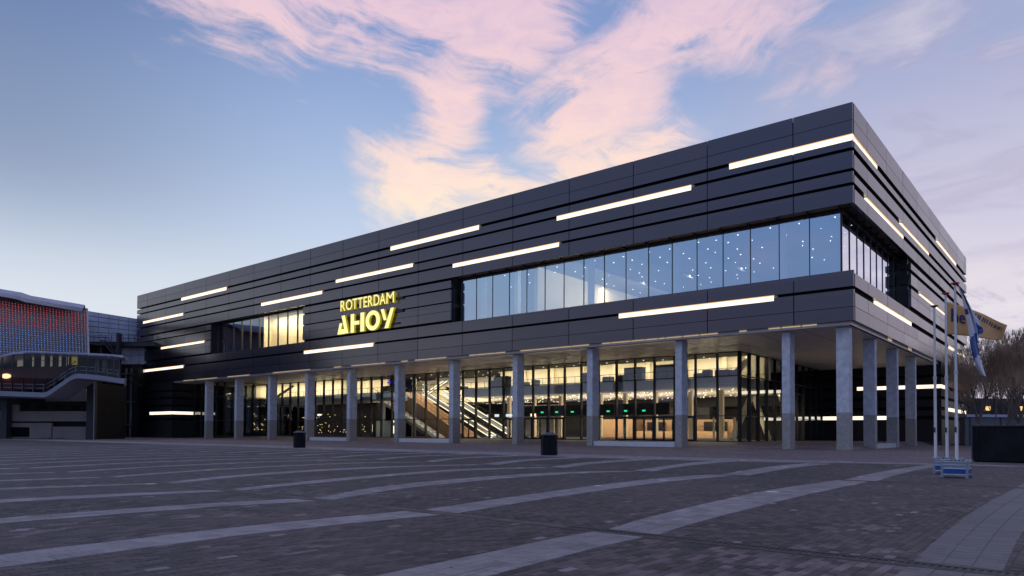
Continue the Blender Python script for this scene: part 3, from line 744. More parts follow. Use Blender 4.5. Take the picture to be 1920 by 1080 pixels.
for x0, x1 in ((-56.8, -56.45), (-56.3, -56.0), (-61, -60), (-63, -62.3), (-64.4, -63.8)):
    obj('lit_screen', MB().box(x0, x1, 72.9, 73.0, 3.35, 3.7), E_white if x0 < -57 else E_esc, bld)
# board lettering glimpsed in the bar window on the left
def text_mesh(txt, size, thick=0, offset=0, sx=1):
    c = D.curves.new('t', 'FONT'); c.body = txt; c.size = size; c.extrude = thick; c.offset = offset; c.resolution_u = 6
    t = D.objects.new('t', c); COL.objects.link(t)
    dg = bpy.context.evaluated_depsgraph_get(); me = D.meshes.new_from_object(t.evaluated_get(dg))
    D.objects.remove(t); D.curves.remove(c)
    for v in me.vertices: v.co.x *= sx
    return me
def letters(name, txt, x, y, z, h, mt, parent, sx=1):
    me = text_mesh(txt, h/.7, .01, 0, sx); me.materials.clear(); me.materials.append(mt)
    for v in me.vertices:
        vx, vy, vz = v.co; v.co = (vx, -vz, vy)
    return inst(name, me, (x, y, z), parent)
letters('bar_lettering', 'AR', -109.6, 71.0, 3.35, .85, M_white2, bld)
obj('bar_emblem', MB().box(-109.2, -108.0, 71, 71.05, 6.0, 6.25).box(-108.25, -108.0, 71, 71.05, 4.9, 6.0).box(-109.2, -108.9, 71, 71.05, 5.7, 6.0), M_white2, bld)
# star ceiling and upper hall spots
random.seed(11)
mb = MB()
for _ in range(430):
    x = random.uniform(-86, -28.5); y = random.uniform(71.5, 88.5)
    if x < -66.5 and y < 84: continue
    s = random.uniform(.02, .05)
    mb.box(x-s, x+s, y-s, y+s, 5.9, 5.98)
obj('ceiling_spots', mb, E_spot, bld, kind='stuff')
mb = MB()
for i in range(34):
    for j in range(8):
        x = -112+2.42*i+random.uniform(-.6, .6); y = 70.5+j*2.4+random.uniform(-.5, .5)
        if x < -75 and random.random() < .6: continue
        mb.box(x-.05, x+.05, y-.05, y+.05, 9.88, 9.93)
obj('mezzanine_spots', mb, E_spot, bld, kind='stuff')
# bar: little warm lights
mb = MB()
for _ in range(70):
    x = random.uniform(-112, -92); mb.box(x-.04, x+.04, 74.6, 74.7, *(lambda z: (z-.04, z+.04))(random.choice([1.2, 1.5, 2.0, 2.4, 2.9, 3.6, 4.2])+random.uniform(-.2, .2)))
for _ in range(14):
    x = random.uniform(-123, -115); z = random.uniform(1, 4.5); mb.box(x-.06, x+.06, 71.8, 71.9, z-.05, z+.05)
obj('bar_lights', mb, E_warm, bld, kind='stuff')
obj('bar_light_panel', MB().box(-104.2, -103.2, 73.5, 73.6, 4.0, 4.25).box(-89.4, -88.9, 73, 73.1, 1.2, 2.4).box(-84, -83.3, 73, 73.1, 1.0, 2.2).box(-83.8, -82.9, 73, 73.1, 2.7, 3.0), E_esc, bld)
# furniture on the mezzanine
for x0, x1, h, mt in [(-62.2, -61.2, .9, M_panelw), (-61.2, -58.9, 1.4, M_panelw), (-56.8, -55.8, .5, M_boxg), (-54.9, -54.2, .7, M_boxg), (-70, -66.6, .35, M_panelw),
                      (-47.5, -46.0, 1.2, M_boxg), (-44.4, -43.3, .6, M_boxg), (-42.6, -41.0, .7, M_panelw), (-41.5, -39.2, 1.5, M_boxg), (-37.6, -34.9, 1.6, M_boxg),
                      (-34.6, -34.0, 1.1, M_white2), (-33.0, -31.8, .45, M_boxg), (-32.0, -31.2, .75, M_panelw), (-30.6, -29.2, .7, M_boxg), (-29.0, -28.3, .6, M_boxg), (-84, -82.6, 1.0, M_panelw)]:
    c = obj('cabinet', MB().box(x0, x1, 70.6, 71.5, 7.08, 7.2+h), mt, bld)
obj('screen_panel', MB().box(-83, -80.6, 71, 71.1, 8.6, 8.85), E_bluesign, bld)
# mezzanine balustrade
mb = MB(); mb.box(-111, -28, 70.3, 70.34, 7.95, 8.0)
for i in range(69): mb.box(-111+1.21*i, -110.97+1.21*i, 70.3, 70.34, 7.08, 7.95)
obj('balustrade', mb, M_frame, bld)
# diagonal steel braces behind the side glazing
for (ya, za, yb, zb) in [(71.2, .6, 77, 5.8), (77, 5.8, 82, .6), (86, 5.9, 90.5, .8), (71.5, 7.2, 76, 9.5), (86, 9.4, 89, 7.2)]:
    v = MB(); dy_, dz_ = yb-ya, zb-za; L = sqrt(dy_**2+dz_**2); ny, nz = -dz_/L*.28, dy_/L*.28
    v.prism([(ya+ny, za+nz), (yb+ny, zb+nz), (yb-ny, zb-nz), (ya-ny, za-nz)], lambda y, z: (-29.2, y, z), lambda y, z: (-28.8, y, z))
    obj('steel_brace', v, M_cream2, bld)
v = MB(); v.prism([(-114.5, 7.3), (-108.6, 9.4), (-108.4, 9.1), (-114.3, 7.05)], lambda x, z: (x, 71.4, z), lambda x, z: (x, 71.7, z))
obj('steel_brace', v, M_dgrey, bld)

# upper hall behind the big window
obj('upper_floor', MB().box(-56.5, -14.9, 59.1, 92, 13.4, 13.52), M_floor, bld)
M_uc = mat('white_column', (.85, .87, .9), .5)
M_uceil = mat('upper_ceiling', (.10, .11, .13), .8)
obj('upper_ceiling', MB().box(-56.6, -14.3, 58.2, 92, 19.5, 19.6), M_uceil, bld)
obj('upper_back_wall', MB().box(-56.6, -14.9, 91, 91.5, 13.5, 19.5), M_cream, bld)
obj('upper_partition', MB().box(-47.6, -47.1, 61.6, 84, 13.5, 19.5), M_cream, bld)
obj('upper_side_wall', MB().box(-15.2, -14.5, 79.7, 91.5, 13.4, 19.6), M_dkwall2, bld)
for x in (-53.2, -48.3, -38.8, -29.4, -19.9): obj('upper_column', MB().box(x-.25, x+.25, 59.35, 59.85, 13.5, 19.5), M_uc, bld)
mb = MB(); random.seed(5)
for i in range(16):
    for j in range(9):
        x = -55.5+2.6*i+random.uniform(-.7, .7); y = 60.5+j*2.5+random.uniform(-.8, .8)
        mb.box(x-.042, x+.042, y-.042, y+.042, 19.40, 19.46)
obj('upper_spots', mb, E_spot2, bld, kind='stuff')
for k in range(7): obj('ceiling_duct', MB().box(-54+6*k, -53.4+6*k, 60, 90, 19.0, 19.3), M_uceil, bld)
# small window interior
obj('small_room_back', MB().box(-101.2, -85.6, 62.4, 62.6, 13.5, 19.6), M_cream, bld)
obj('small_room_dark', MB().box(-111.3, -101.2, 64.5, 64.7, 13.5, 19.6), M_dkwall2, bld)
obj('small_room_partition', MB().box(-101.25, -101.05, 61.2, 64.5, 13.5, 19.6), M_cream, bld)
obj('small_room_floor', MB().box(-111.3, -85.6, 59.1, 66, 13.35, 13.5).box(-111.3, -85.6, 58.3, 66, 19.5, 19.6), M_uceil, bld)
# big window glazing
WY = CY+1.15; wz0, wz1 = 13.52, 18.72
npan = 17
glazing((-56.6+.5, WY), (-15.1, WY), [wz0, wz1], npan, G_top, bld, mw=.05, md=.12)
glazing((-15.1, WY), (-15.1, 79.6), [wz0, wz1], 9, G_side, bld, mw=.06, md=.12)
obj('window_head', MB().box(-56.6, -14.9, CY+.32, WY+.2, 18.95, 19.1), M_wood, bld)
obj('window_header_frame', MB().box(-56.6, -15.0, WY-.1, WY+.1, 18.72, 18.95).box(-15.2, -15.0, WY, 79.6, 18.72, 19.2), M_frame, bld)
for i in range(npan+1):
    x = -56.1+41.0/npan*i
    obj('window_bracket', MB().box(x-.07, x+.07, CY+.5, WY+.1, 18.80, 19.05), M_frame, bld)
for i in range(10):
    y = WY+(79.6-WY)/9*i
    obj('window_bracket', MB().box(-15.2, CX-.45, y-.06, y+.06, 18.75, 18.93), M_frame, bld)
mb = MB().box(-57, -56.55, CY+.3, WY+.3, 13.5, 18.95)
obj('window_jamb', mb, M_frame, bld)
obj('window_jamb', MB().box(-15.3, CX-.30, 79.55, 79.8, 13.5, 18.95), M_frame, bld)
obj('window_ledge', MB().box(-56.6, CX-.28, CY+.28, WY+.05, 13.36, 13.50).box(-15.2, CX-.28, WY, 79.6, 13.36, 13.50), M_panel, bld)
for (z0, z1) in [(17.75, 18.36), (16.2, 17.31), (14.05, 15.81)]:
    obj('jamb_panel', MB().box(-15.6, CX-.32, 79.8, 80.1, z0, z1).box(-14.9, CX-.32, 79.3, 79.8, z0+.05, z1-.05), M_dark, bld)
    obj('jamb_panel', MB().box(-56.5, -55.5, WY+.6, WY+.9, z0, z1), M_dark, bld)
# small window glazing
glazing((-111.2, WY), (-86.0, WY), [wz0, wz1], 10, G_small, bld, mw=.10, md=.2)
obj('window_header_frame', MB().box(-111.3, -85.6, WY-.1, WY+.1, 18.72, 18.95), M_frame, bld)
obj('window_head', MB().box(-111.3, -85.6, CY+.32, WY+.2, 18.95, 19.1), M_uceil, bld)
obj('window_jamb', MB().box(-112.0, -111.2, CY+.3, WY+.3, 13.5, 18.95), M_frame, bld)
obj('window_jamb', MB().box(-86.0, -85.6, WY+.0, WY+.3, 13.5, 18.95), M_frame, bld)
obj('window_ledge', MB().box(-111.3, -85.6, CY+.28, WY+.05, 13.36, 13.50), M_panel, bld)
for (z0, z1) in [(17.75, 18.36), (16.2, 17.31), (14.05, 15.81)]:
    obj('jamb_panel', MB().box(-85.9, -85.6, CY+.3, WY, z0, z1), M_panel, bld)

# stairs and escalators
st = thing('staircase', 'white staircase with dark handrails left of the wooden stair in the glazed hall', 'staircase', (-83, 72, .42))
def flight(root, xa, za, xb, zb, y0, y1, mt, thick=.35, steps=24, treadm=None, nm='stringer'):
    v = MB(); v.prism([(xa, za), (xb, zb), (xb, zb-thick), (xa, za-thick)], lambda x, z: (x, y0, z), lambda x, z: (x, y0+.12, z))
    v.prism([(xa, za), (xb, zb), (xb, zb-thick), (xa, za-thick)], lambda x, z: (x, y1-.12, z), lambda x, z: (x, y1, z))
    obj(nm, v, mt, root)
    t = MB()
    for i in range(steps):
        x0 = xa+(xb-xa)*i/steps; x1 = xa+(xb-xa)*(i+1)/steps; z = za+(zb-za)*(i+.8)/steps
        t.box(x0, x1+.02, y0+.13, y1-.13, z-.22, z)
    obj('treads', t, treadm or mt, root)
def rails(root, xa, za, xb, zb, y, h=1.0, n=12):
    v = MB(); v.tube((xa, y, za+h), (xb, y, zb+h), .035, .035, 6); v.tube((xa, y, za+h*.5), (xb, y, zb+h*.5), .015, .015, 4)
    for i in range(n+1):
        x = xa+(xb-xa)*i/n; z = za+(zb-za)*i/n; v.tube((x, y, z), (x, y, z+h), .03, .03, 5)
    obj('handrail', v, M_frame, root)
flight(st, -89.2, 7.2, -74.4, .5, 73.4, 74.9, M_white, .5)
rails(st, -89.2, 7.2, -74.4, .5, 73.4)
ws = thing('wooden_stair', 'broad orange wood stair rising left beside the escalators', 'staircase', (-78, 78, .42))
flight(ws, -85.2, 7.8, -70.8, .5, 75.6, 78.8, M_wood, 1.2, 28)
rails(ws, -85.2, 7.9, -70.8, .6, 75.6)
ob = obj('stair_side', MB().prism([(-85.2, 7.6), (-70.8, .45), (-72.5, .42), (-79, .42), (-85.2, 3.4)], lambda x, z: (x, 75.65, z), lambda x, z: (x, 75.7, z)), M_wood, ws)
for yi, (lab) in ((79.5, 'front escalator with lit skirting lines in the glazed hall'), (81.6, 'rear escalator with lit skirting lines behind the front escalator')):
    es = thing('escalator', lab, 'escalator', (-73, yi, .42), 'escalators in the hall')
    ox = .0 if yi < 80 else 2.6
    xa, za, xb, zb = -84.2+ox, 7.9, -68.4+ox, .55
    flight(es, xa, za, xb, zb, yi, yi+1.2, M_steel, .7, 30, M_dgrey)
    v = MB(); v.prism([(xa, za+.2), (xb, zb+.2), (xb, zb+.32), (xa, za+.32)], lambda x, z: (x, yi-.06, z), lambda x, z: (x, yi-.01, z))
    v.prism([(xa, za-.6), (xb, zb-.6), (xb, zb-.48), (xa, za-.48)], lambda x, z: (x, yi-.06, z), lambda x, z: (x, yi-.01, z))
    obj('skirting_light', v, E_esc, es)
    v = MB(); v.prism([(xa, za+1.0), (xb, zb+1.0), (xb, zb+1.08), (xa, za+1.08)], lambda x, z: (x, yi-.06, z), lambda x, z: (x, yi+.02, z))
    obj('handrail', v, M_frame, es)
    gp = MB(); gp.add([(xa, yi, za+.32), (xb, yi, zb+.32), (xb, yi, zb+1.0), (xa, yi, za+1.0)], [(0, 1, 2, 3)]); obj('glass_side', gp, G_low, es)
up_ = thing('upper_escalator', 'upper escalator rising right toward the ceiling with pale lit lines', 'escalator', (-80, 79, 7.1))
for d in (0, .9):
    v = MB(); v.prism([(-81.5+d, 7.3), (-76.6+d, 9.5), (-76.6+d, 9.38), (-81.5+d, 7.18)], lambda x, z: (x, 77.3, z), lambda x, z: (x, 77.36, z)); obj('skirting_light', v, E_esc, up_)
obj('truss', MB().prism([(-81.7, 7.1), (-75.8, 9.5), (-75.0, 9.5), (-80.5, 7.1)], lambda x, z: (x, 77.38, z), lambda x, z: (x, 77.58, z)), M_steel, up_)
obj('truss_head', MB().box(-78.6, -75, 76.9, 77.3, 9.1, 9.5), M_panelw, up_)
tc_ = obj('round_pillar', MB().tube((-81.3, 75, .42), (-81.3, 75, 9.6), .33, .33, 16), M_steel, bld)
obj('stair_box', MB().box(-89.8, -83.4, 74.6, 75.2, .42, 3.0), mat('pale_green_box', (.32, .42, .44), .5), bld)
obj('gate_post', MB().box(-87.6, -87.2, 74, 74.3, 3.0, 5.9), M_white, bld)

# interior lighting as long area lights; the ceiling and partition fills are added
def alamp(name, loc, sx, sy, e, col, rot=(0, 0, 0)):
    l = D.lights.new(name, 'AREA'); l.shape = 'RECTANGLE'; l.size = sx; l.size_y = sy; l.energy = e; l.color = col
    o = D.objects.new(name, l); COL.objects.link(o); o.location = loc; o.rotation_euler = rot
    return o
alamp('mezzanine_light', (-70, 75.6, 9.80), 84, .25, 2300, (1, .84, .60), (R(22), 0, 0))
alamp('left_mezzanine_light', (-110, 71.8, 9.45), 27, .25, 900, (1, .84, .60), (R(22), 0, 0))
alamp('hall_light', (-50, 79, 5.95), 42, .4, 2700, (1, .84, .60))
alamp('hall_light', (-50, 86, 5.95), 42, .3, 500, (1, .84, .60))
alamp('stair_hall_light', (-79, 80, 9.5), 12, .4, 1500, (1, .82, .58))
alamp('hall_ceiling_fill', (-50, 79, .6), 40, .2, 1900, (1, .85, .6), (R(180), 0, 0))  # added fill near the floor to brighten the hall ceiling, no fitting there
alamp('left_hall_light', (-100, 72, 5.9), 20, .2, 300, (1, .8, .55))
alamp('upper_hall_light', (-40, 75, 19.3), 26, .3, 2500, (1, .88, .70))
alamp('partition_fill', (-41, 72, 17.5), 20, .3, 850, (1, .88, .68), (0, R(-70), R(90)) if False else (R(90), 0, R(90)))  # added fill aimed at the cream partition so it shows through the window
alamp('small_room_light', (-93.5, 61.0, 19.2), 13, .2, 1300, (1, .80, .48))

# ================================================================== SIGN
sg = thing('illuminated_sign', 'glowing yellow ROTTERDAM AHOY letters on the black facade', 'sign', (-71.4, CY, 14))
SY = CY-.42
def letter_obj(me_or_mb, name='letter', label=None):
    return me_or_mb
# backing rails
obj('sign_rail', MB().box(-76.9, -64.6, CY-.16, CY-.03, 17.45, 17.72).box(-76.9, -64.6, CY-.16, CY-.03, 15.85, 16.1).box(-76.9, -65.2, CY-.16, CY-.03, 14.45, 14.6), M_frame, sg)
def ext_letter(polys, x0, x1, z0, z1):
    mb = MB(); w, h = x1-x0, z1-z0
    for poly in polys:
        P = [(x0+a*w, z0+b*h) for a, b in poly]
        n = len(P)
        mb.cur = 0; mb.add([(x, SY, z) for x, z in P], [tuple(range(n))])
        mb.cur = 1
        mb.add([(x, SY, z) for x, z in P]+[(x, CY-.1, z) for x, z in P], [(i, n+i, n+(i+1) % n, (i+1) % n) for i in range(n)]+[tuple(range(2*n-1, n-1, -1))])
    return obj('letter', mb, [E_face, E_side], sg)
z0, z1 = 14.03, 16.45
ext_letter([[(.36, 1), (.66, 1), (1, 0), (.70, .02), (.50, .60)], [(0, 0), (.19, .60), (.43, .60), (.34, .26), (.63, .26), (.70, 0)]], -77.07, -74.75, z0, z1)
ext_letter([[(0, 0), (.26, 0), (.26, 1), (0, 1)], [(.72, 0), (1, 0), (1, 1), (.72, 1)], [(.26, .40), (.64, .40), (.64, .60), (.26, .60)]], -74.31, -71.55, z0, z1)
ring = []
N = 36
mbq = []
for i in range(N):
    a0, a1 = 2*pi*i/N, 2*pi*(i+1)/N
    mbq.append([(.5+.5*cos(a0), .5+.52*sin(a0)), (.5+.5*cos(a1), .5+.52*sin(a1)), (.5+.25*cos(a1), .5+.30*sin(a1)), (.5+.25*cos(a0), .5+.30*sin(a0))])
ext_letter(mbq, -71.29, -68.49, z0, z1)
ext_letter([[(.76, 1), (1.0, 1), (.60, 0), (.30, 0)], [(0, 1), (.25, 1), (.46, .42), (.24, .42)]], -68.39, -65.89, z0, z1)
xs = [(-76.48, -75.46), (-75.35, -74.02), (-73.98, -73.0), (-72.90, -71.93), (-71.74, -71.0), (-70.85, -69.92), (-69.75, -68.65), (-68.60, -67.48), (-67.31, -65.92)]
for ch, (a, b) in zip('ROTTERDAM', xs):
    me = text_mesh(ch, 1.86, .13, 0 if ch == 'M' else .012)
    vx = [v.co.x for v in me.vertices]; mn, mx_ = min(vx), max(vx)
    vy = [v.co.y for v in me.vertices]; y0_, y1_ = min(vy), max(vy)
    for v in me.vertices:
        x_, y_, z_ = v.co
        v.co = (a+(x_-mn)/(mx_-mn)*(b-a)+71.4, SY+.13-z_-CY, 17.06+(y_-y0_)/(y1_-y0_)*1.36-14)
    me.materials.clear(); me.materials.append(E_face); me.materials.append(E_side)
    me.update()
    for p in me.polygons: p.material_index = 0 if abs(p.normal.y) > .9 else 1
    inst('letter', me, LOCS[sg.name], sg)

# ================================================================== OLD ARENA (left)
ar = thing('arena_building', 'older arena with red and blue led facade and beige ground floor', 'building', LC(-62, 100, 0))
A = lambda: MB(LC)
# px -> local helper for this complex
def la(x, Z): return (x-960)/FPX*Z
def lz(x, y, Z): return EYE+((810.74+(x-960)*.00515)-y)/FPX*Z
def abox(name, x0, x1, y0, y1, Z, depth, mt, parent=ar, **k):
    return obj(name, A().box(la(x0, Z), la(x1, Z), Z, Z+depth, lz((x0+x1)/2, y1, Z), lz((x0+x1)/2, y0, Z)), mt, parent, **k)
Z = 97.
# beige cladding bands in panels
def panels(x0, x1, y0, y1, n, Z, mt=M_beige, dep=.4):
    for i in range(n):
        a = x0+(x1-x0)*i/n; b = x0+(x1-x0)*(i+1)/n
        abox('facade_panel', a+.12, b-.12, y0, y1, Z, dep, mt)
abox('ground_floor_core', -60, 161, 715, 826, Z+.6, 10, M_dkwall2)
panels(13, 97, 793, 824.5, 3, Z); panels(99, 160.5, 800, 824.5, 3, Z)
panels(13, 160.5, 771, 790, 5, Z); panels(13, 33, 758.5, 771, 1, Z)
panels(84, 160.5, 728.5, 752.5, 4, Z)
panels(-60, 13, 771, 790, 2, Z)
abox('loading_opening', 22, 55, 801, 819, Z-.05, .06, M_back)
abox('ribbon_window', 34, 160, 754.5, 770, Z+.45, .1, glass('dark_ribbon_glass', .10, (.25, .25, .27)))
for x in (0, 161.5): abox('pillar', x, x+12, 716, 825, Z-1.2, 1.0, M_dgrey)
obj('downpipe', A().tube((la(175, 95.5), 95.6, 0), (la(175, 95.5), 95.6, lz(175, 716, 95.5)), .06, .06, 8), M_steel, ar)
abox('arena_mass', -300, 150, 640, 826, 124, 40, M_dkwall2)
# LED wall: a leaning facade receding to the right
ZA, ZB = 100., 118.
def ledp(t, s):      # t along 0..1 (x px 0..160), s up 0..1
    za = 1/((1-t)/ZA+t/ZB)
    xb, xt = 3+160*t, -3+160*t
    yb, yt = 690+4*t, 556+25*t
    x = xb+(xt-xb)*s; y = yb+(yt-yb)*s; Zd = za+2.5*s
    return la(x, Zd), Zd, lz(x, y, Zd)
M_led = mat('led_facade_metal', (.20, .20, .235), .5, var=.1)
n = 27
for i in range(-6, n):
    t0, t1 = i/n, (i+1)/n; e = .06/n*8
    P = [ledp(t0+.003, 0), ledp(t1-.003, 0), ledp(t1-.003, 1), ledp(t0+.003, 1)]
    Q = [(a, b+.4, c) for a, b, c in P]
    w = A().add(P+Q, [(0, 1, 2, 3), (1, 5, 6, 2), (4, 0, 3, 7), (3, 2, 6, 7)])
    obj('facade_strip', w, M_led, ar)
    obj('led_wall_back', A().add([(a, b+.5, c) for a, b, c in (ledp(t0, 0), ledp(t1, 0), ledp(t1, 1), ledp(t0, 1))], [(0, 1, 2, 3)]), M_dkwall, ar)
random.seed(4)
for i in range(-6, n):
    t = (i+.5)/n; rr = A(); R0 = 30
    for k in range(2, R0-1):
        s = k/R0; a, b, c = ledp(t, s); q = .065 if k % 2 else .055
        rr.cur = 0 if s > .60+random.uniform(-.04, .04) else 1
        if s < .12: q = .03
        rr.add([(a-q, b-.05, c-q), (a+q, b-.05, c-q), (a+q, b-.05, c+q), (a-q, b-.05, c+q)], [(0, 1, 2, 3)])
    obj('led_line', rr, [E_ledr, E_ledb], ar, kind='stuff')
# bright trim at the right edge and roof edge
def beam(pts, wdt, mt, nm, par=ar, n=6):
    b = A()
    for p, q in zip(pts[:-1], pts[1:]): b.tube(p, q, wdt, wdt, n)
    return obj(nm, b, mt, par)
e0, e1 = ledp(1.01, -.05), ledp(1.01, 1.03)
beam([e0, e1], .22, M_white, 'edge_trim')
r = A(); N = 12
def roofy(x): return 545+.16*x+ (2.2*sin(x/26.) if x < 80 else 0) - (4 if x > 130 else 0)*0
for k in range(N):
    xa, xb = -60+k*(150+60)/N, -60+(k+1)*(150+60)/N
    za, zb = 1/((1-xa/160)/ZA+xa/160/ZB), 1/((1-xb/160)/ZA+xb/160/ZB)
    ya, yb_ = 546+.17*xa-(3 if xa < 40 else 0), 546+.17*xb-(3 if xb < 40 else 0)
    la_, lb_ = (la(xa, za), za-.3), (la(xb, zb), zb-.3)
    v = [(la_[0], la_[1], lz(xa, ya+12.5, za)), (lb_[0], lb_[1], lz(xb, yb_+12.5, zb)), (lb_[0], lb_[1]+.6, lz(xb, yb_+5, zb)), (la_[0], la_[1]+.6, lz(xa, ya+5, za)),
         (lb_[0]-.9, lb_[1]+2.5, lz(xb, yb_, zb)+.45), (la_[0]-.9, la_[1]+2.5, lz(xa, ya, za)+.45), (lb_[0]-12, lb_[1]+22, lz(xb, yb_, zb)+.3), (la_[0]-12, la_[1]+22, lz(xa, ya, za)+.3)]
    r.add(v, [(0, 1, 2, 3), (3, 2, 4, 5), (5, 4, 6, 7)])
obj('arena_roof', r, M_alu, ar)
# grey panelled rear block with gridded cladding
rb = thing('rear_hall', 'grey metal panelled hall with grid joints behind the arena', 'building', LC(la(210, 135), 140, 0))
Zr = 132.
cols = [160, 181, 201, 219.5, 238, 255.5, 274, 292]; rows = [0, .145, .29, .44, .60, .74, 1.0]
def rp(x, s): 
    t = (x-160)/(292-160); yt = 581.5+ (603-581.5)*t - 3*sin(t*pi)*0; yb = 648
    return la(x, Zr+t*6), Zr+t*6, lz(x, yt+(yb-yt)*s, Zr+t*6)
for i in range(len(cols)-1):
    for j in range(len(rows)-1):
        e = .35; P = [rp(cols[i]+e, rows[j+1]-.008), rp(cols[i+1]-e, rows[j+1]-.008), rp(cols[i+1]-e, rows[j]+.008), rp(cols[i]+e, rows[j]+.008)]
        Q = [(a, b+.3, c) for a, b, c in P]
        obj('facade_panel', A().add(P+Q, [(0, 1, 2, 3), (1, 5, 6, 2), (4, 0, 3, 7), (3, 2, 6, 7), (0, 4, 5, 1)]), M_alu, rb)
obj('rear_wall', A().add([(a, b+.2, c) for a, b, c in (rp(158, 3.2), rp(292, 3.2), rp(292, 0.01), rp(158, 0.01))], [(0, 1, 2, 3)]), M_dkwall, rb)
obj('rear_mass', A().box(la(160, 134), la(292, 138), 139.5, 170, 0, lz(220, 610, 136)), M_dkwall, rb)
abox('walkway_deck', 160, 292, 640, 648, Zr-4, 3, M_dgrey, rb)
for i in range(4):
    for j in range(2):
        x0 = 214+i*15; abox('lower_panel', x0+.3, x0+14.7, 649+j*17, 665.5+j*17, Zr-1.2, .3, M_alu, rb)
rl = A(); zr = Zr-4.2
for k in range(12):
    x = 162+k*11; rl.tube((la(x, zr), zr, lz(x, 641, zr)), (la(x, zr), zr, lz(x, 628, zr)), .05, .05, 4)
for y in (628, 632.5, 636.5): rl.tube((la(162, zr), zr, lz(162, y, zr)), (la(285, zr), zr, lz(285, y+1, zr)), .035, .035, 4)
obj('walkway_railing', rl, M_dgrey, rb)
obj('vent_stack', A().box(la(215, zr-1), la(220, zr-1), zr-1, zr, lz(217, 720, zr), lz(217, 625, zr)), M_dgrey, rb)
fl = thing('fire_stair', 'dark steel fire escape stair between arena and black venue', 'staircase', LC(la(200, 126), 126, 0))
def fstair(xa, ya, xb, yb, Zs):
    s = A(); a = (la(xa, Zs), Zs, lz(xa, ya, Zs)); b = (la(xb, Zs), Zs, lz(xb, yb, Zs))
    for dd in (0, 1.2):
        s.tube((a[0], a[1]+dd, a[2]), (b[0], b[1]+dd, b[2]), .12, .12, 5); s.tube((a[0], a[1]+dd, a[2]+1), (b[0], b[1]+dd, b[2]+1), .05, .05, 4)
    obj('stair_stringer', s, M_dgrey, fl)
    t = A()
    for k in range(14):
        f = k/13; x = a[0]+(b[0]-a[0])*f; z = a[2]+(b[2]-a[2])*f; t.box(x-.14, x+.14, Zs, Zs+1.2, z-.02, z+.03)
    obj('treads', t, M_grey, fl)
fstair(186, 637, 214, 668, 126); fstair(196, 722, 228, 754, 126); fstair(190, 760, 226, 790, 126); fstair(192, 797, 214, 822, 126)
s = A()
for x in (186, 234, 244): s.box(la(x, 126)-.12, la(x, 126)+.12, 126, 126.3, 0, lz(x, 650 if x < 200 else 690, 126))
for y in (700, 752, 795): s.box(la(176, 126), la(246, 126), 125.8, 127.4, lz(200, y+1.5, 126), lz(200, y, 126))
obj('stair_frame', s, M_dgrey, fl)
obj('dark_annex', A().box(la(163, 130), la(262, 130), 129, 131.5, 0, lz(210, 686, 130)), M_hoard, fl)
hs = MB(LC); random.seed(8)
for _ in range(700):
    x = random.uniform(238, 262); y = random.gauss(702, 12)
    if y < 676+abs(x-250)*.7: continue
    a, b, c = la(x, 123), 123+random.uniform(0, 2), lz(x, y, 123); q = .2
    hs.add([(a+random.uniform(-q, q), b+random.uniform(-q, q), c+random.uniform(-q, q)) for _ in range(3)], [(0, 1, 2)])
tag(obj('climbing_shrub', hs, M_leaf), 'dark shrub at roof height left of the black venue corner', 'plant')

# glazed footbridge with stair
fb = thing('glazed_footbridge', 'curved glazed footbridge stair in front of the old arena', 'footbridge', LC(la(110, 92), 92, 0))
Zf = 91.
def fpt(x, y, dz=0): return (la(x, Zf+dz), Zf+dz, lz(x, y, Zf+dz))
def ribbon(pts, thick, depth, mt, nm, z=0):
    b = A(); P = []
    for i, (x, y) in enumerate(pts): P.append((la(x, Zf+z), lz(x, y, Zf+z)))
    for ii, (p, q) in enumerate(zip(P[:-1], P[1:])):
        th = thick; e_ = 1+depth/(Zf+z); e1 = e_ if ii == len(P)-2 else 1; e0 = 1+(e_-1)*.5 if ii == len(P)-2 else (1+(e_-1)*.5 if False else 1)
        b.add([(p[0], Zf+z, p[1]), (q[0], Zf+z, q[1]), (q[0], Zf+z, q[1]-th), (p[0], Zf+z, p[1]-th), (p[0], Zf+z+depth, p[1]), (q[0]*e1, Zf+z+depth, q[1]), (q[0]*e1, Zf+z+depth, q[1]-th*1.2), (p[0], Zf+z+depth, p[1]-th*1.2)],
              [(0, 3, 2, 1), (4, 5, 6, 7), (0, 1, 5, 4), (3, 7, 6, 2), (0, 4, 7, 3), (1, 2, 6, 5)])
    return obj(nm, b, mt, fb)
deck = [(-70, 731), (0, 733), (80, 736), (88, 734), (100, 726), (128, 706), (137, 701), (146, 700), (180, 703), (200, 705.5), (232, 711)]
ribbon(deck, .62, 4.5, mat('deck_fascia', (.26, .27, .34), .45, var=.1), 'deck')
roofl = [(-70, 683), (0, 665.5), (22, 660), (42, 658), (60, 658), (120, 660), (180, 662.5), (200, 663.5), (229, 666)]
ribbon(roofl, .28, 4.8, M_alu, 'canopy_roof')
obj('red_inner_wall', A().add([fpt(-60, 690, 3.5), fpt(28, 690, 3.5), fpt(118, 687, 3.5), fpt(118, 708, 3.5), fpt(88, 731, 3.5), fpt(-60, 731, 3.5)], [(0, 1, 2, 3, 4, 5)]), M_redwall, fb)
obj('inner_back_wall', A().add([fpt(-60, 664, 3.9), fpt(30, 664, 3.9), fpt(30, 733, 3.9), fpt(-60, 733, 3.9)], [(0, 1, 2, 3)]).add([fpt(30, 660, 4.3), fpt(226, 668, 4.3), fpt(226, 706, 4.3), fpt(142, 699, 4.3), fpt(85, 734, 4.3), fpt(30, 733, 4.3)], [(0, 1, 2, 3, 4, 5)]), M_dgrey, fb)
E_clw = mat('clerestory_pane', (.50, .47, .37), .5, emit=(.5, .44, .30), es=.24)
cx_ = [30, 42, 58, 62, 75, 81, 92, 96, 108, 113, 122, 127]
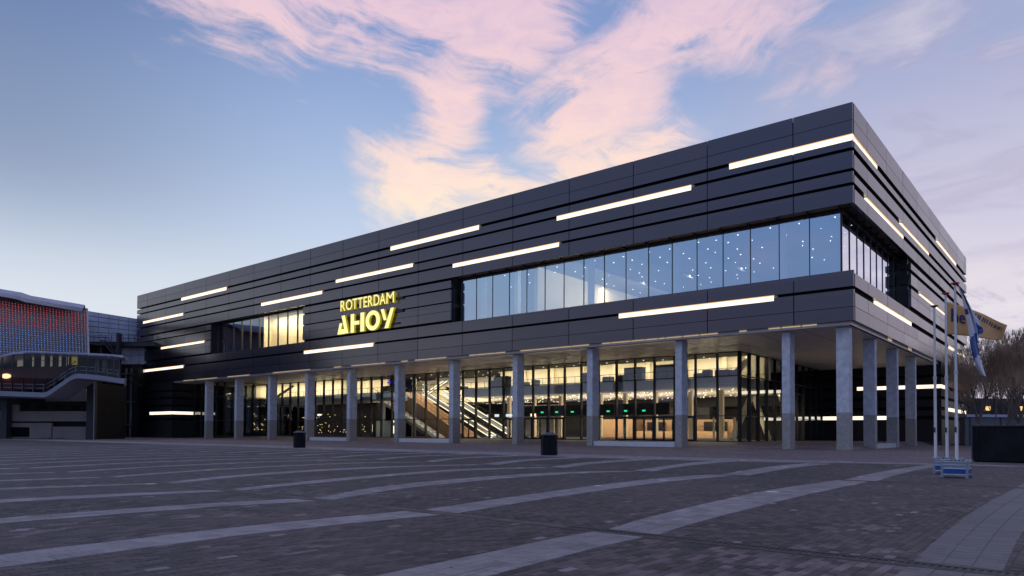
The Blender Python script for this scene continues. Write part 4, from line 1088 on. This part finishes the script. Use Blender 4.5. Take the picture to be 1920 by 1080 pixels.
for a, b in zip(cx_[::2], cx_[1::2]):
    obj('clerestory_window', A().add([fpt(a, 663.5, 3.4), fpt(b, 664, 3.4), fpt(b, 686, 3.4), fpt(a, 687.5, 3.4)], [(0, 1, 2, 3)]), E_clw, fb)
obj('clerestory_window', A().add([fpt(132, 665, 3.4), fpt(143, 665, 3.4), fpt(143, 684, 3.4), fpt(132, 684, 3.4)], [(0, 1, 2, 3)]), mat('yellow_pane', (.50, .42, .10), .5, emit=(.5, .4, .08), es=.25), fb)
obj('oval_lamp', A().add([fpt(9.5+9.5*cos(2*pi*k/18), 705+4.6*sin(2*pi*k/18), 3.3) for k in range(18)], [tuple(range(18))]), E_warm, fb)
def dk(x):
    for (a, b), (c, d) in zip(deck[:-1], deck[1:]):
        if a <= x <= c: return b+(d-b)*(x-a)/(c-a)
def rf(x):
    for (a, b), (c, d) in zip(roofl[:-1], roofl[1:]):
        if a <= x <= c: return b+(d-b)*(x-a)/(c-a)
mxs = [-42, -21, 0, 20, 41, 61.5, 82.5, 103, 123, 144, 161, 178, 195, 210, 221]
for i, x in enumerate(mxs):
    b = A(); p = fpt(x, dk(x)); q = fpt(x, rf(x)+2); b.box(p[0]-.045, p[0]+.045, Zf+.05, Zf+.2, p[2], q[2]); obj('mullion', b, M_dgrey, fb)
    if i+1 < len(mxs):
        x2 = mxs[i+1]; obj('glass_pane', A().add([fpt(x, dk(x)), fpt(x2, dk(x2)), fpt(x2, rf(x2)+2), fpt(x, rf(x)+2)], [(0, 1, 2, 3)]), G_left, fb)
b = A(); xsr = [-60, -10, 40, 84, 100, 128, 142, 180, 222]
for a_, b_ in zip(xsr[:-1], xsr[1:]):
    for oy in (14, 7): b.tube(fpt(a_, dk(a_)-oy, .25), fpt(b_, dk(b_)-oy, .25), .05, .05, 5)
for a_ in range(-20, 222, 20): b.tube(fpt(a_, dk(a_)-14, .3), fpt(a_, dk(a_), .3), .035, .035, 4)
obj('railing', b, M_steel, fb)
b = A(); b.tube(fpt(60, 731, 1), fpt(128, 683, 1), .06, .06, 5); b.tube(fpt(60, 725, 3), fpt(140, 678, 3), .05, .05, 5)
obj('handrail', b, M_dgrey, fb)
b = A()
for (xa, ya, xb, yb) in [(22, 675, 142, 677), (142, 689, 222, 690)]: b.tube(fpt(xa, ya, .1), fpt(xb, yb, .1), .035, .035, 4)
obj('glazing_bar', b, M_dgrey, fb)
for x0, x1 in ((176, 184), (190, 199)): obj('balcony_window', A().add([fpt(x0, 674, 4), fpt(x1, 674, 4), fpt(x1, 698, 4), fpt(x0, 698, 4)], [(0, 1, 2, 3)]), mat('grey_pane', (.25, .26, .30), .3), fb)
# leaf litter heap before the beige wall
hp = MB(LC); random.seed(2)
for _ in range(400):
    a = la(random.uniform(15, 120), 94); b = 94+random.uniform(-1.5, 1.5); z = abs(random.gauss(0, .10))
    hp.add([(a+random.uniform(-.2, .2), b+random.uniform(-.2, .2), z+random.uniform(0, .1)) for _ in range(3)], [(0, 1, 2)])
obj('leaf_litter', hp, mat('leaf_litter', (.16, .11, .10), .9), kind='stuff')

# ================================================================== BINS
def make_bin(loc, s, label, rz):
    b = thing('litter_bin', label, 'litter bin', loc, 'litter bins on the plaza')
    pts = lambda r, z, n=8: [(loc[0]+r*cos(2*pi*(k+.5)/n+rz), loc[1]+r*sin(2*pi*(k+.5)/n+rz), z) for k in range(n)]
    def loft(rings):
        mb = MB(); n = 8; V = []
        for r, z in rings: V += pts(r*s, z*s, n)
        F = [(i*n+k, i*n+(k+1) % n, (i+1)*n+(k+1) % n, (i+1)*n+k) for i in range(len(rings)-1) for k in range(n)]+[tuple(range(n-1, -1, -1)), tuple(range((len(rings)-1)*n, len(rings)*n))]
        return mb.add(V, F)
    body = obj('body', loft([(.46, 0), (.46, .03), (.44, .05), (.44, .92), (.46, .93), (.46, .98)]), M_bin, b)
    obj('rim', loft([(.36, .98), (.36, 1.08)]), M_dkwall2, b)
    for k in range(8):
        a = 2*pi*(k+.5)/8+rz; c = (loc[0]+.43*s*cos(a), loc[1]+.43*s*sin(a))
        obj('post', MB().box(c[0]-.03, c[0]+.03, c[1]-.03, c[1]+.03, .96*s, 1.1*s), M_bin, b)
    obj('lid', loft([(.50, 1.08), (.50, 1.11), (.30, 1.19), (.07, 1.24), (.05, 1.27)]), M_binlid, b)
    for k in range(8):
        a = 2*pi*k/8+rz; c = Vector((cos(a), sin(a)))
        p = Vector((loc[0], loc[1]))+c*.412*s; t = Vector((-c.y, c.x))
        obj('side_panel', MB().add([(*(p+t*.13*s), .10*s), (*(p-t*.13*s), .10*s), (*(p-t*.13*s), .86*s), (*(p+t*.13*s), .86*s), (*(p+t*.13*s+c*.014), .10*s), (*(p-t*.13*s+c*.014), .10*s), (*(p-t*.13*s+c*.014), .86*s), (*(p+t*.13*s+c*.014), .86*s)],
            [(4, 5, 6, 7), (0, 4, 7, 3), (1, 2, 6, 5), (3, 7, 6, 2), (0, 1, 5, 4)]), M_bin, b)
def lcw(px_, Zd): return LC(la(px_, Zd), Zd, 0)
def ground_at(px_, py_):
    h = 810.74+(px_-960)*.00515; Zd = EYE*FPX/(py_-h); return LC(la(px_, Zd), Zd, 0)
p = ground_at(562, 839.5); make_bin(p, 1.05, 'black octagonal litter bin standing alone left, in front of the plinth', .2)
p = ground_at(1030, 853.5); make_bin(p, 1.02, 'black octagonal litter bin standing nearer, in front of the glass doors', .35)
b_ = ground_at(1044, 851)
tag(obj('bin_stand', MB().prism([(0, 0), (.34, 0), (.16, .55), (.16, 1.0), (0, 1.0)], lambda a, z: (b_[0]-.25+a*RX.x, b_[1]+a*RX.y-.1, z), lambda a, z: (b_[0]-.25+a*RX.x+.3*RY.x, b_[1]+a*RX.y-.1+.3*RY.y, z)), M_bin),
    'small dark flared stand against the right side of the nearer litter bin', 'stand')

# ================================================================== FLAGPOLES AND CRATES
def crate(x0, x1, Z0, Z1, h, label):
    A = MB
    c = thing('ballast_crate', label, 'crate', ((x0+x1)/2, (Z0+Z1)/2, 0), 'ballast crates under the flagpoles')
    for lx, ly in ((x0, Z0), (x1-.06, Z0), (x0, Z1-.06), (x1-.06, Z1-.06)):
        obj('leg', A().box(lx, lx+.06, ly, ly+.06, 0, h), M_steel, c)
        obj('foot', A().box(lx-.012, lx+.072, ly-.012, ly+.072, 0, .03), M_steel, c)
        obj('stacking_cap', A().box(lx-.006, lx+.066, ly-.006, ly+.066, h, h+.025), M_white2, c)
    for nm, za, zb, mt in (('blue_panel', .12, h*.52, M_blue), ('grey_panel', h*.52+.01, h-.03, M_steel)):
        obj(nm, A().box(x0+.06, x1-.06, Z0+.012, Z0+.03, za, zb), mt, c)
        obj(nm, A().box(x1-.03, x1-.012, Z0+.06, Z1-.06, za, zb), mt, c)
        obj(nm, A().box(x0+.012, x0+.03, Z0+.06, Z1-.06, za, zb), mt, c)
        obj(nm, A().box(x0+.06, x1-.06, Z1-.03, Z1-.012, za, zb), mt, c)
    for z in (.085, h*.52, h*.74, h-.04):
        obj('rail', A().box(x0+.06, x1-.06, Z0-.008, Z0+.012, z, z+.025).box(x1-.012, x1+.008, Z0+.06, Z1-.06, z, z+.025), M_white2, c)
    obj('ballast', A().box(x0+.05, x1-.05, Z0+.05, Z1-.05, .12, h-.06), M_coat, c)
    for k in range(6): a = x0+.08+k*(x1-x0-.2)/5; obj('steel_fitting', A().box(a, a+.04, Z0+.15, Z1-.15, h-.06, h+.0+.02*(k % 3)), M_steel, c)
    return c
crate(-3.48, -2.80, 24.0, 24.8, .49, 'grey and blue steel ballast crate, nearer and more to the right')
crate(-4.03, -3.30, 26.3, 27.1, .49, 'grey and blue steel ballast crate, partly hidden behind the nearer crate')
def pole(pxx, Zd, ytop, label, red=True, z0=.5):
    a = la(pxx, Zd); h = lz(pxx, ytop, Zd)
    f = thing('flagpole', label, 'flagpole', LC(a, Zd, z0), 'white flagpoles')
    obj('shaft', A().tube((a, Zd, z0-.1), (a, Zd, z0+2.6), .047, .042, 12).tube((a, Zd, z0+2.6), (a, Zd, h-.06), .036, .032, 12), M_white, f)
    obj('collar', A().tube((a, Zd, z0+2.55), (a, Zd, z0+2.65), .055, .055, 12), M_white2, f)
    obj('finial', A().tube((a, Zd, h-.07), (a, Zd, h-.03), .045, .09, 12).tube((a, Zd, h-.03), (a, Zd, h), .115, .115, 14), M_red if red else M_dgrey, f)
    obj('halyard', A().tube((a-.055, Zd-.03, z0+.9), (a-.05, Zd-.03, h-.1), .005, .005, 4), M_white2, f)
    obj('cleat', A().box(a-.075, a-.03, Zd-.05, Zd-.02, z0+.82, z0+.98), M_dgrey, f)
    obj('base_flange', A().tube((a, Zd, z0-.03), (a, Zd, z0+.01), .085, .085, 10), M_steel, f)
    return a, h
pole(1754, 23.1, 572, 'shortest looking white flagpole, farthest left, with dark cap and no flag', False)
a2, h2 = pole(1775.5, 22.85, 548, 'white flagpole carrying the orange flag, with red cap')
a3, h3 = pole(1793.5, 20.95, 529, 'tallest looking white flagpole carrying the drooping white and blue flag')
# orange flag, streaming to the right
def bez(pts, t):
    n = len(pts)-1; u = min(max(t*n, 0), n-1e-6); i = int(u); f = u-i
    q = [Vector(pts[min(max(j, 0), n)]) for j in (i-1, i, i+1, i+2)]
    return .5*((2*q[1])+(-q[0]+q[2])*f+(2*q[0]-5*q[1]+4*q[2]-q[3])*f*f+(-q[0]+3*q[1]-3*q[2]+q[3])*f**3)
topE = [(1778, 565), (1800, 571), (1820, 578), (1846, 588), (1872, 601), (1891, 609)]
botE = [(1778, 626), (1800, 628), (1820, 630), (1846, 634), (1868, 637), (1881, 636)]
def flagP(u, v, off=0):
    a, b = bez(topE, u), bez(botE, u); p = a.lerp(b, 1-v)
    Zd = 22.9+.9*u+.16*sin(u*9+v*1.2)*min(1, u*3)-off
    return LC(la(p.x, Zd), Zd, lz(p.x, p.y, Zd))
def cloth(PF, nu, nv, mats, name, matf=None, parent=None):
    mb = MB()
    V = [PF(i/nu, j/nv) for j in range(nv+1) for i in range(nu+1)]
    F = [(j*(nu+1)+i, j*(nu+1)+i+1, (j+1)*(nu+1)+i+1, (j+1)*(nu+1)+i) for j in range(nv) for i in range(nu)]
    mb.v = V; mb.f = F; mb.mi = [matf((k % nu+.5)/nu, (k//nu+.5)/nv) if matf else 0 for k in range(len(F))]
    o = obj(name, mb, mats, parent); o.data.polygons.foreach_set('use_smooth', [True]*len(F))
    md = o.modifiers.new('thick', 'SOLIDIFY'); md.thickness = .006; md.offset = 0
    return o
of = thing('orange_flag', 'orange flag with dark purple lettering streaming to the right from the middle pole', 'flag', flagP(0, .5))
cloth(flagP, 44, 14, [M_orange], 'cloth', parent=of)
import bmesh
def flag_text(txt, u0, v0, hu, wv, PF, parent, mt, nm='lettering'):
    me = text_mesh(txt, 1, 0, .012)
    b = bmesh.new(); b.from_mesh(me); bmesh.ops.triangulate(b, faces=b.faces); bmesh.ops.subdivide_edges(b, edges=[e for e in b.edges if e.calc_length() > .2], cuts=2, use_grid_fill=False); bmesh.ops.triangulate(b, faces=b.faces)
    for v in b.verts: v.co = Vector(PF(u0+v.co.x*hu, v0+v.co.y*wv, .03))-LOCS[parent.name]
    b.to_mesh(me); b.free(); me.materials.clear(); me.materials.append(mt)
    return inst(nm, me, LOCS[parent.name], parent)
flag_text('he', .075, .42, .26, .60, flagP, of, M_ink)
st_ = MB()
for k in range(13):        # lettering folded too tightly to be read
    u = .47+.034*k+random.uniform(-.006, .006); v = .70-.012*k+random.uniform(-.02, .02)
    st_.add([flagP(u, v, .03), flagP(u+.016, v, .03), flagP(u+.040, v+.20, .03), flagP(u+.024, v+.20, .03)], [(0, 1, 2, 3)])
obj('folded_lettering', st_, M_ink, of)
# white and blue flag, drooping
Lf = [(1799, 536), (1806, 556), (1812, 585), (1817, 615), (1822, 650), (1829, 680), (1841, 703)]
Rf = [(1802, 534), (1812, 554), (1824, 582), (1832, 612), (1835, 645), (1842, 680), (1850, 706)]
def wf(u, v, off=0):
    a, b = bez(Lf, 1-v), bez(Rf, 1-v); p = a.lerp(b, u)
    Zd = 20.95+.16*sin(u*2*pi*1.2+v*3)*.9+.05*u-off
    return LC(la(p.x, Zd), Zd, lz(p.x, p.y, Zd))
wfl = thing('white_flag', 'white and blue flag drooping in a narrow fold from the right pole', 'flag', wf(.5, .5))
def wm_(u, v):
    s = 1-v
    if .60 < s+.05*u < .80: return 1
    if .30 < s < .36 and u < .5: return 2
    return 0
cloth(wf, 12, 50, [M_flagw, M_flagb, M_ink], 'cloth', wm_, wfl)
def bulge(u, v):
    a = 2*pi*u; kk = 1+.28*sin(3*a+1); p = (1833+10*v*cos(a)*kk+3*v*sin(a), 616+14*v*sin(a)*kk); Zd = 21.2-.1*v*cos(a)
    return LC(la(p[0], Zd), Zd, lz(p[0], p[1], Zd))
cloth(bulge, 22, 4, [M_flagb], 'blue_fold', parent=wfl)
bl = [(1803, 545), (1816, 566), (1828, 590), (1840, 612), (1836, 630)]
def wing(u, v):
    a = bez([(1803, 540), (1812, 560), (1822, 585), (1830, 612), (1834, 640)], 1-v); b = bez([(1804, 538), (1816, 562), (1828, 586), (1840, 606), (1836, 640)], 1-v); p = a.lerp(b, u)
    Zd = 21.15+.1*u; return LC(la(p.x, Zd), Zd, lz(p.x, p.y, Zd))
cloth(wing, 4, 20, [M_flagw], 'rear_fold', parent=wfl)

# ================================================================== RIGHT SIDE
hd = thing('black_container', 'long low black container wall on the right beyond the plaza', 'container', (6, 40, 0))
obj('body', MB().box(-4.35, 18, 38.9, 41.3, .05, 1.64), M_hoard, hd)
for k in range(9): obj('side_rib', MB().box(-4.2+2.4*k, -4.12+2.4*k, 38.87, 38.9, .08, 1.6), M_hoard, hd)
obj('top_rim', MB().box(-4.38, 18, 38.84, 41.33, 1.64, 1.69), M_dgrey, hd)
for k in range(44): obj('rim_clip', MB().box(-4.2+.5*k, -4.1+.5*k, 38.9, 39.0, 1.69, 1.74), M_grey, hd)
obj('corner_post', MB().box(-4.40, -4.36, 38.86, 38.95, 0, 1.7), M_dgrey, hd)
obj('skid', MB().box(-4.3, 18, 38.95, 39.1, 0, .05), M_back, hd)
vw = thing('viaduct_wall', 'grey concrete wall with rail behind the bare trees', 'wall', LC(62, 82, 0))
obj('wall', A().box(52.5, 120, 82, 83, 0, 3.3), M_grey, vw)
obj('coping', A().box(52.5, 120, 81.7, 83.2, 3.3, 3.6), M_alu, vw)
for k in range(20): obj('joint', A().box(53+3.6*k, 53.1+3.6*k, 81.94, 82, 0, 3.3), M_dgrey, vw)
r_ = A(); r_.tube((52.5, 82, 4.6), (120, 82, 4.6), .04, .04, 4)
for k in range(40): r_.tube((53+1.6*k, 82, 3.6), (53+1.6*k, 82, 4.6), .03, .03, 4)
obj('railing', r_, M_dgrey, vw)
fbk = thing('far_office', 'distant low building with warm lit windows behind the trees', 'building', LC(100, 150, 0))
obj('wall', A().box(78, 170, 150, 160, 0, 9), M_dkwall, fbk)
random.seed(21)
for k in range(34):
    a = 80+k*2.5
    if random.random() < .75: obj('window', A().box(a, a+1.5, 149.9, 150, 6.2+random.choice([0, 0, -2.6]), 7.2+random.choice([0])), E_win, fbk) if False else obj('window', A().box(a, a+1.4, 149.9, 150, *( (6.4, 7.4) if random.random() < .7 else (3.6, 4.6))), E_win, fbk)
gr = MB(); random.seed(9)
gr.box(-13.4, -6, 100, 116, -.02, .05)
go = obj('grass_verge', gr, M_grass, kind='structure')
gb = MB()
for _ in range(5000):
    x = random.uniform(-13.3, -6.1); y = random.uniform(99.8, 115); h = random.uniform(.05, .2); a = random.uniform(0, pi)
    gb.add([(x, y, .04), (x+.04*cos(a), y+.04*sin(a), .04), (x+random.uniform(-.05, .05), y+random.uniform(-.05, .05), .05+h)], [(0, 1, 2)])
obj('grass', gb, M_grass, kind='stuff')
# low shrubs by the right wing foot
sb = thing('low_shrub', 'low dark shrub at the foot of the black venue on the right', 'plant', (-12.5, 117, 0))
f = MB()
for _ in range(900):
    a = random.uniform(0, 2*pi); rr = random.random()**.5*1.4; z = random.random()*1.6*(1-rr/2)
    c = Vector((-12.3+rr*cos(a), 117.5+rr*sin(a), z)); q = .12
    f.add([tuple(c+Vector([random.uniform(-q, q) for _ in range(3)])) for _ in range(3)], [(0, 1, 2)])
obj('foliage', f, M_leaf, sb)
f = MB()
for k in range(5): f.tube((-12.3, 117.5, 0), (-12.3+random.uniform(-.6, .6), 117.5+random.uniform(-.6, .6), 1.2), .03, .01, 4)
obj('stem', f, M_tree, sb)

# bare winter trees
def grow(seed, H, spread):
    rnd = random.Random(seed); tr = MB(); tw = MB()
    def br(p, d, L, r, lev):
        segs = 3 if lev < 3 else 2
        q = p
        for i in range(segs):
            d = (d+Vector((rnd.gauss(0, .10), rnd.gauss(0, .10), rnd.gauss(.09, .06)))).normalized()
            n_ = q+d*(L/segs); r2 = r*(1-.22/segs*1.4)
            (tr if lev < 3 else tw).tube(q, n_, r, r2, 6 if lev < 2 else (4 if lev < 4 else 3), caps=False)
            q = n_; r = r2
            if lev >= 2 and i < segs-1 and rnd.random() < .8 and lev < 6:
                s = (d+Vector((rnd.gauss(0, .5), rnd.gauss(0, .5), rnd.gauss(.15, .25)))).normalized()
                br(q, s, L*.55, r*.5, lev+2 if lev < 5 else 7)
        if lev >= 7: return
        nb = 4 if lev == 0 else (3 if lev < 4 else (2 if rnd.random() < .55 else 3))
        for k in range(nb):
            a = 2*pi*(k+rnd.random()*.7)/nb; t = spread*(1.1 if lev < 2 else .8)*rnd.uniform(.6, 1.25)
            side = d.orthogonal().normalized(); s2 = d.cross(side)
            nd = (d*cos(t)+(side*cos(a)+s2*sin(a))*sin(t)+Vector((0, 0, .24))).normalized()
            br(q, nd, L*rnd.uniform(.68, .86), max(r*rnd.uniform(.55, .72), .011), lev+1)
    br(Vector((0, 0, 0)), Vector((0, 0, 1)), H*.20, H*.020, 0)
    return tr, tw
variants = []
for sd, H, spd in ((3, 11.5, .50), (12, 12.0, .44), (27, 10.5, .55)):
    tr, tw = grow(sd, H, spd); ms = []
    for nm, b, mt in (('trunk', tr, M_tree), ('crown', tw, M_twig)):
        me = D.meshes.new(nm); me.from_pydata(b.v, [], b.f); me.materials.append(mt); me.update(); ms.append(me)
    variants.append(ms)
TL = [(1816, 96, 2, 1.2, 'bare tree in the far row, mostly hidden by the venue wall'), (1906, 98, 0, 1.45, 'tall bare tree in the far row at the right'), (1846, 62, 0, 1.0, 'bare tree nearest the black venue wall, with low spreading limbs'), (1878, 60, 1, .98, 'bare tree with a straight dark stem, centre of the tree group'),
      (1912, 66, 2, 1.1, 'bare tree at the right edge of the picture, behind the container'), (1826, 84, 1, .95, 'slender bare tree half hidden behind the venue corner'),
      (1862, 88, 2, 1.18, 'bare tree in the second row, left of the middle'), (1893, 86, 0, 1.25, 'taller bare tree in the second row, right of the middle'),
      (1935, 80, 1, 1.25, 'bare tree just beyond the right edge of the picture')]
for i, (x, Zd, v, s, lab) in enumerate(TL):
    t = thing('bare_tree', lab, 'tree', LC(la(x, Zd), Zd, 0), 'bare winter trees'); t.rotation_euler = (0, 0, i*1.3); t.scale = (s*1.05, s*1.05, s*1.07)
    for nm, me in zip(('trunk', 'crown'), variants[v]):
        o = D.objects.new(nm, me); COL.objects.link(o); o.parent = t
# street lamp among the trees
sl_ = thing('street_lamp', 'thin grey street lamp standing among the bare trees', 'street lamp', LC(la(1868, 70), 70, 0))
a = la(1868, 70); obj('post', A().tube((a, 70, 0), (a, 70, 7.0), .07, .04, 8), M_grey, sl_); obj('lamp_head', A().box(a-.8, a+.2, 69.9, 70.1, 6.95, 7.05), M_white2, sl_)

# dark blocks across the square behind the viewer, mirrored faintly in the glazing
for k, (x0, w, h, y) in enumerate([(-560, 75, 22, -95), (-485, 75, 20, -92), (-410, 75, 21, -96), (-335, 75, 18, -93), (-260, 45, 15, -92), (-214, 38, 15, -95), (-175, 37, 14, -95), (-137, 31, 13, -98), (-105, 40, 15, -92), (-64, 33, 13.5, -96), (-30, 37, 15, -94), (8, 33, 13, -97), (42, 43, 14.5, -93), (86, 40, 14, -90)]):
    t = thing('office_block', 'low dark block across the square behind the viewer', 'building', (x0+w/2, y, 0), 'blocks across the square')
    obj('wall', MB().box(x0, x0+w, y-14, y, 0, h), M_dkwall, t)
    obj('parapet', MB().box(x0-.2, x0+w+.2, y-14.2, y+.2, h, h+.4), M_dgrey, t)
    for j in range(int(w/4)):
        for z in range(1, int(h-1), 3): obj('window', MB().box(x0+1.2+4*j, x0+3.2+4*j, y, y+.06, z+.3, z+1.8), M_dkwall2, t)
